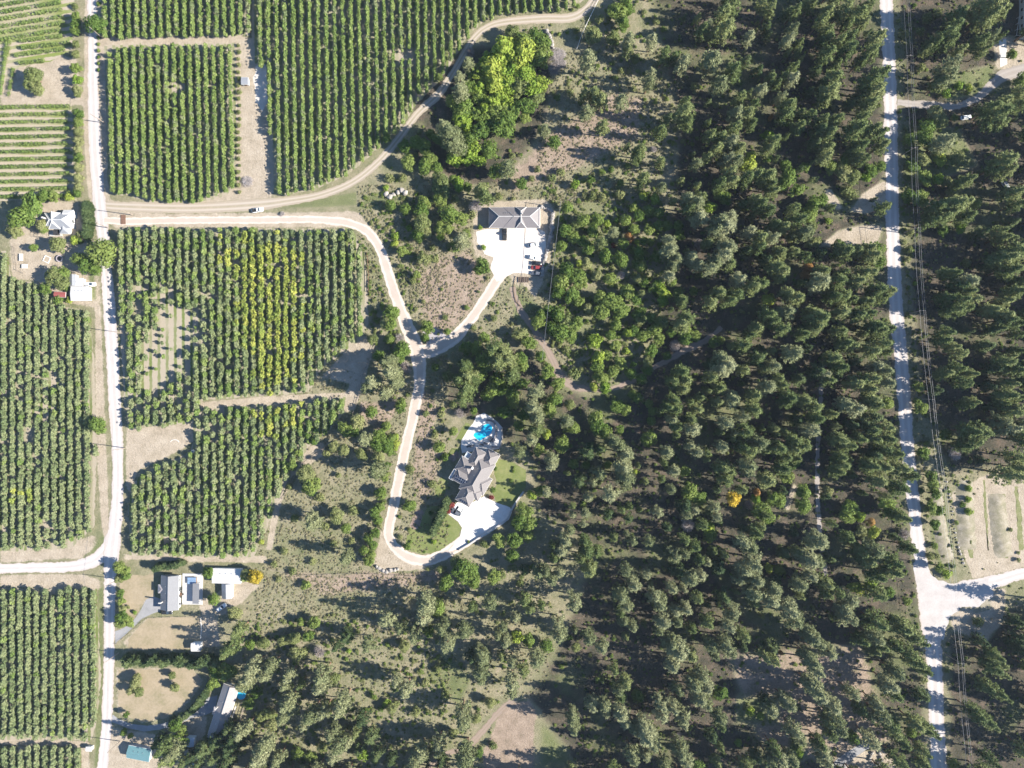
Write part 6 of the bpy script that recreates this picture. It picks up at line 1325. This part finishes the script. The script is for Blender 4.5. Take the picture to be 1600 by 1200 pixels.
CAB = plain('cable', (.26,.26,.27), .4, .5)
def cable(a, b_, sag, r_, label, group):
    n = 10; pts = []
    for i in range(n+1):
        t = i/n; q = a.lerp(b_, t); q.z -= sag*4*t*(1-t); pts.append(q-a)
    o = MB().path(pts, r_, 4).build('power_cable', CAB); o.location = a; tag(o, label, 'cable', group)
for i in range(len(RP)-1):
    for x, nm in ((-1.2,'left'),(0,'middle'),(1.2,'right')):
        z = HP-.5 if x else HP+.2
        cable(RP[i][0]+Vector((x,0,z)), RP[i+1][0]+Vector((x,0,z)), .6, .032, '%s power cable leaving the %s pole downwards, right gravel road' % (nm, 'top edge' if i == 0 else ordn(i)), 'power cables right')
lp = [(161,60),(163,192),(170,356),(190,520),(196,700),(186,905),(186,1020),(188,1158)]
LP = [pole(a, b_, 9.5, '%s pole from the top edge beside the left gravel road' % ordn(i+1), False) for i, (a, b_) in enumerate(lp)]
for i in range(len(LP)-1): cable(LP[i][0]+Vector((0,0,9.1)), LP[i+1][0]+Vector((0,0,9.1)), .7, .03, 'power cable leaving the %s left-road pole downwards' % ordn(i+1), 'power cables left')
a0 = pole(874, 324, 9.0, 'pole at the upper right corner beyond the boulder row', False); a1 = pole(846, 562, 9.0, 'pole beside the forest trail below the apron', False)
cable(a0[0]+Vector((0,0,8.6)), a1[0]+Vector((0,0,8.6)), 1.0, .07, 'thick pale overhead cable passing right of the boulder row', None)
a2 = pole(207, 336, 9.0, 'pole beside the mouth of the orchard track', False); cable(LP[2][0]+Vector((0,0,9.1)), a2[0]+Vector((0,0,8.6)), .5, .03, 'short cable to the pole at the orchard track mouth', None)

# ------------------------------------------------------------------ fences
def fence(pts, label, hgt=1.2, step=3.0, rails=2, mat=None, pr=.06, wire=.03):
    T = track([(a, b_, 1) for a, b_ in pts], 2.0); W_ = [P(*q[:2]) for q in T]; o0 = W_[0]
    t = empty('fence', o0, 0, label, 'fence'); d = 0; last = 0; posts = [W_[0]]
    for a, b_ in zip(W_[:-1], W_[1:]):
        d += (b_-a).length
        if d-last > step: posts.append(b_); last = d
    for q in posts:
        q = q-o0; MB().box(q.x-pr,q.x+pr,q.y-pr,q.y+pr,-.1,hgt).build('post', mat or WOOD, t)
    for k in range(rails):
        z = hgt*(.45+.45*k); MB().path([q-o0+Vector((0,0,z)) for q in posts], wire, 4).build('rail', mat or WOOD, t)
fence([(940,-10),(917,38),(908,58),(901,78)], 'pale fence running down from the track corner', 1.3, 3, 2, TRIM, .08, .06)
fence([(875,316),(905,309),(945,306)], 'wire fence running right from the boulder row', 1.2)
fence([(586,540),(576,565),(566,590),(560,625),(552,645)], 'fence along the canal right of the middle orchard', 1.2, 3, 2, WOOD, .1, .06)
fence([(513,692),(500,705),(478,722),(462,742),(446,772),(438,785)], 'fence along the dirt strip right of the lower orchard', 1.2, 3, 2, WOOD, .1, .06)
fence([(574,395),(576,425),(576,462)], 'short fence at the right edge of the middle orchard', 1.2, 3, 2, WOODD, .1, .08)
fence([(590,660),(580,672),(572,678)], 'pale rail fence beside the pines left of the driveway', 1.1, 3, 2, WOOD, .1, .07)
fence([(182,1006),(205,988),(225,970),(240,965),(310,963)], 'fence between the asphalt drive and the dry lawn', 1.1, 3, 2, WOOD)
fence([(315,965),(316,985),(314,1000)], 'pale fence at the right end of the dry lawn', 1.2, 2.5, 2, TRIM, .08, .05)
fence([(386,1092),(378,1120),(370,1145)], 'board fence right of the long pale house', 1.5, 2.4, 3, WOOD, .1, .07)
fence([(24,386),(27,410),(30,425),(50,428)], 'wire fence round the yard with the trampoline', 1.2)
fence([(420,888),(470,898),(560,896),(680,902)], 'wire fence crossing the dry meadow below the hairpin', 1.1, 4)
fence([(806,432),(803,450),(806,470),(815,480)], 'dark edging fence below the apron', .7, 2, 1, WOODD, .1, .12)
# raised beds below the apron
for i in range(5):
    p = P(811+i*3.4, 437, .2); t = empty('raised_bed', (p.x, p.y, 0), 0, '%s raised bed from the left below the apron' % ordn(i+1), 'raised bed', 'raised beds')
    MB().box(-.38,.38,-1.2,-1.12,0,.4).build('board', WOOD, t); MB().box(-.38,.38,1.12,1.2,0,.4).build('board', WOOD, t); MB().box(-.38,-.3,-1.12,1.12,0,.4).build('board', WOOD, t); MB().box(.3,.38,-1.12,1.12,0,.4).build('board', WOOD, t); MB().box(-.3,.3,-1.12,1.12,0,.33).build('soil', plain('bed_soil', (.06,.04,.03), .95), t)

# ------------------------------------------------------------------ yard things
p = P(93, 404, .7); t = empty('trampoline', (p.x, p.y, 0), 0, 'round dark trampoline in the farmhouse yard', 'trampoline')
MB().tube((0,0,.78),(0,0,.80),1.05,1.05,24).build('mat', DARK, t); b = MB()
for i in range(24):
    a, c = 2*math.pi*i/24, 2*math.pi*(i+1)/24
    b.add([(1.06*math.cos(a),1.06*math.sin(a),.8),(1.45*math.cos(a),1.45*math.sin(a),.8),(1.45*math.cos(c),1.45*math.sin(c),.8),(1.06*math.cos(c),1.06*math.sin(c),.8)], [(0,1,2,3)])
b.build('safety_pad', plain('pad_mauve', (.34,.30,.33), .7), t)
for i in range(6): MB().tube((1.4*math.cos(i*1.047),1.4*math.sin(i*1.047),0),(1.4*math.cos(i*1.047),1.4*math.sin(i*1.047),.8),.04).build('leg', METAL, t)
p = P(73, 405, .2); t = empty('sandbox', (p.x, p.y, 0), math.radians(-25), 'square white-edged sandbox beside the trampoline', 'sandbox')
for q in ((-1.3,1.3,-1.3,-1.1),(-1.3,1.3,1.1,1.3),(-1.3,-1.1,-1.1,1.1),(1.1,1.3,-1.1,1.1)): MB().box(*q,0,.3).build('board', TRIM, t)
MB().box(-1.1,1.1,-1.1,1.1,0,.15).build('sand', plain('sand', (.30,.25,.19), .95), t)
for i, (px, py, w_, l_, lab) in enumerate(((38.5,416,9,6,'lower white table in the farmhouse yard'),(33,402,6,11,'upper white table in the farmhouse yard'))):
    p = P(px, py, .7); t = empty('work_table', (p.x, p.y, 0), 0, lab, 'table'); a, c = w_*S/2, l_*S/2
    MB().box(-a,a,-c,c,.7,.76).build('table_top', TRIM, t)
    for x in (-a+.1,a-.1):
        for y in (-c+.1,c-.1): MB().box(x-.04,x+.04,y-.04,y+.04,0,.7).build('leg', METAL, t)
p = P(192.5, 343, .1); t = empty('cattle_guard', (p.x, p.y, .066), 0, 'brown cattle guard across the driveway mouth', 'cattle guard')
MB().box(-1.0,-.9,-2.0,2.0,0,.14).build('frame_beam', WOODD, t); MB().box(.9,1.0,-2.0,2.0,0,.14).build('frame_beam', WOODD, t)
for i in range(9): MB().tube((-.8+i*.2,-2.0,.08),(-.8+i*.2,2.0,.08),.06,.06,6).build('bar', plain('rusty_steel', (.16,.09,.06), .7), t)
p = P(61, 361, .9); t = empty('clothes_line', (p.x, p.y, 0), 0, 'dark clothes line frame left of the farmhouse', 'frame')
for x in (-1.4, 0, 1.4): MB().tube((x,-2.4,0),(x,-2.4,1.8),.05).build('post', DARK, t); MB().tube((x,2.0,0),(x,2.0,1.8),.05).build('post', DARK, t); MB().tube((x,-2.4,1.8),(x,2.0,1.8),.04).build('line', DARK, t)
p = P(341, 1014, 1.2); t = empty('swing_frame', (p.x, p.y, 0), 0, 'dark play frame in shade right of the square white shed', 'play frame')
MB().tube((-2,0,2.2),(2,0,2.2),.07).build('beam', WOODD, t)
for x in (-2, 2):
    for y in (-1, 1): MB().tube((x,y*1.2,0),(x,0,2.2),.06).build('leg', WOODD, t)
for x in (-.9,.9): MB().tube((x,0,2.2),(x,0,.6),.02).build('rope', WOOD, t); MB().box(x-.25,x+.25,-.12,.12,.55,.6).build('swing_seat', DARK, t)
p = P(302, 705, .5); t = empty('water_tank', (p.x, p.y, 0), 0, 'small white water tank at the edge of the bare lot', 'tank')
MB().tube((0,0,0),(0,0,1.0),.62,.62,16).build('tank_body', TRIM, t); MB().tube((0,0,1.0),(0,0,1.1),.25,.25,12).build('lid', DARK, t)
T = [P(273+7*math.cos(a), 692-5*math.sin(a)*1.0) for a in np.linspace(0.2, 2.8, 14)]
o = MB().path([q-T[0]+Vector((0,0,.1)) for q in T], .10, 5).build('irrigation_pipe', TRIM); o.location = T[0]; tag(o, 'curved white irrigation pipe lying on the bare lot', 'pipe')

# ------------------------------------------------------------------ the air between the drone and the ground
hz = MB().box(-7000,7000,-7000,7000,-1.5,296).build('haze', None)
hz.data.materials.clear()
hm = bpy.data.materials.new('thin_haze'); hm.use_nodes = True; hn = hm.node_tree; hn.nodes.clear()
ho = hn.nodes.new('ShaderNodeOutputMaterial'); hv = hn.nodes.new('ShaderNodeVolumePrincipled')
hv.inputs['Color'].default_value = (0.72,0.84,1.0,1); hv.inputs['Density'].default_value = 0.000045; hv.inputs['Anisotropy'].default_value = 0.0
hn.links.new(hv.outputs[0], ho.inputs['Volume']); hz.data.materials.append(hm); tag(hz, 'thin bluish haze in the air', kind='stuff')

# ------------------------------------------------------------------ labels that single out every tree
LAND = {
 'blue swimming pool': (755,672), 'house with solar panels': (742,745), 'grey hip-roofed house': (804,340), 'driveway fork': (657,545), 'bright golden tree': (1146,779),
 'orange tree': (983,371), 'right gravel junction': (1450,925), 'brown bottom clearing': (802,1150), 'forest trail bend': (900,604), 'white-roofed garage': (353,900),
 'round blue pool': (377,1085), 'long white house': (345,1115), 'rust-coloured trees': (1263,425), 'lone pale round pine': (1276,844), 'roadside tan clearing': (1325,368),
 'bottom right paved lane': (1330,1180), 'white car in trees': (1510,183), 'top left farmhouse': (90,345), 'driveway hairpin': (610,850), 'track corner': (917,20),
 'mauve bare tree': (1076,820), 'bright lime tree': (1170,254), 'forest trail end': (1128,512), 'grove of lime-green trees': (790,100), 'gravel road top right': (1386,5), 'gravel road bottom right': (1466,1195),
 'top right building': (1592,40), 'excavated lot': (1545,820), 'side drive mouth': (1405,160), 'teal-roofed shelter': (216,1178), 'square white shed': (305,1011), 'grey gabled house': (264,927), 'left gravel junction': (175,870),
 'trampoline': (93,404), 'white flat roof': (123,460), 'green lawn': (797,752), 'pink dry field': (705,460), 'canal bend': (560,610), 'dark forest lane': (1279,720), 'bottom edge centre': (1000,1195),
 'right edge middle': (1595,560), 'fallen brush pile': (872,105), 'small round bare lot': (1320,310),
}
LNAM = list(LAND); LXY = np.array([LAND[k] for k in LNAM], float)
def where(px, py):
    d = np.hypot(LXY[:,0]-px, LXY[:,1]-py); j = int(d.argmin()); dx, dy = px-LXY[j,0], LXY[j,1]-py
    a = math.degrees(math.atan2(dy, dx)) % 360
    w = ['right of','up-right of','above','up-left of','left of','down-left of','below','down-right of'][int(((a+22.5) % 360)//45)]
    return LNAM[j], w, d[j]
slots = {}
for rec in PLACED:
    n, w, d = where(rec[2], rec[3]); slots.setdefault((rec[0], n, w), []).append((d, rec))
LOOK = {'p':'green','q':'grey-green','f':'dark green','d':'green','o':'olive','y':'lime-green','a':'golden yellow','r':'rust-orange','t':'grey leafless','s':'olive','G':'green','Y':'yellow-green','R':'dark red'}
for (fn, n, w), lst in slots.items():
    lst.sort(key=lambda q: q[0])
    for i, (d, rec) in enumerate(lst):
        o = rec[5]
        if o is None: continue
        size = 'large' if rec[4] > 3.2 else 'small' if rec[4] < 2.2 else 'medium'
        o['label'] = '%s %s %s, %s closest one %s the %s' % (size, LOOK[rec[1]], fn, ordn(i+1), w, n)
        o['group'] = {'pine':'pines of the forest','fir':'dark firs in the shade','leafy tree':'leafy trees','shrub':'shrubs','bare tree':'leafless trees'}[fn]
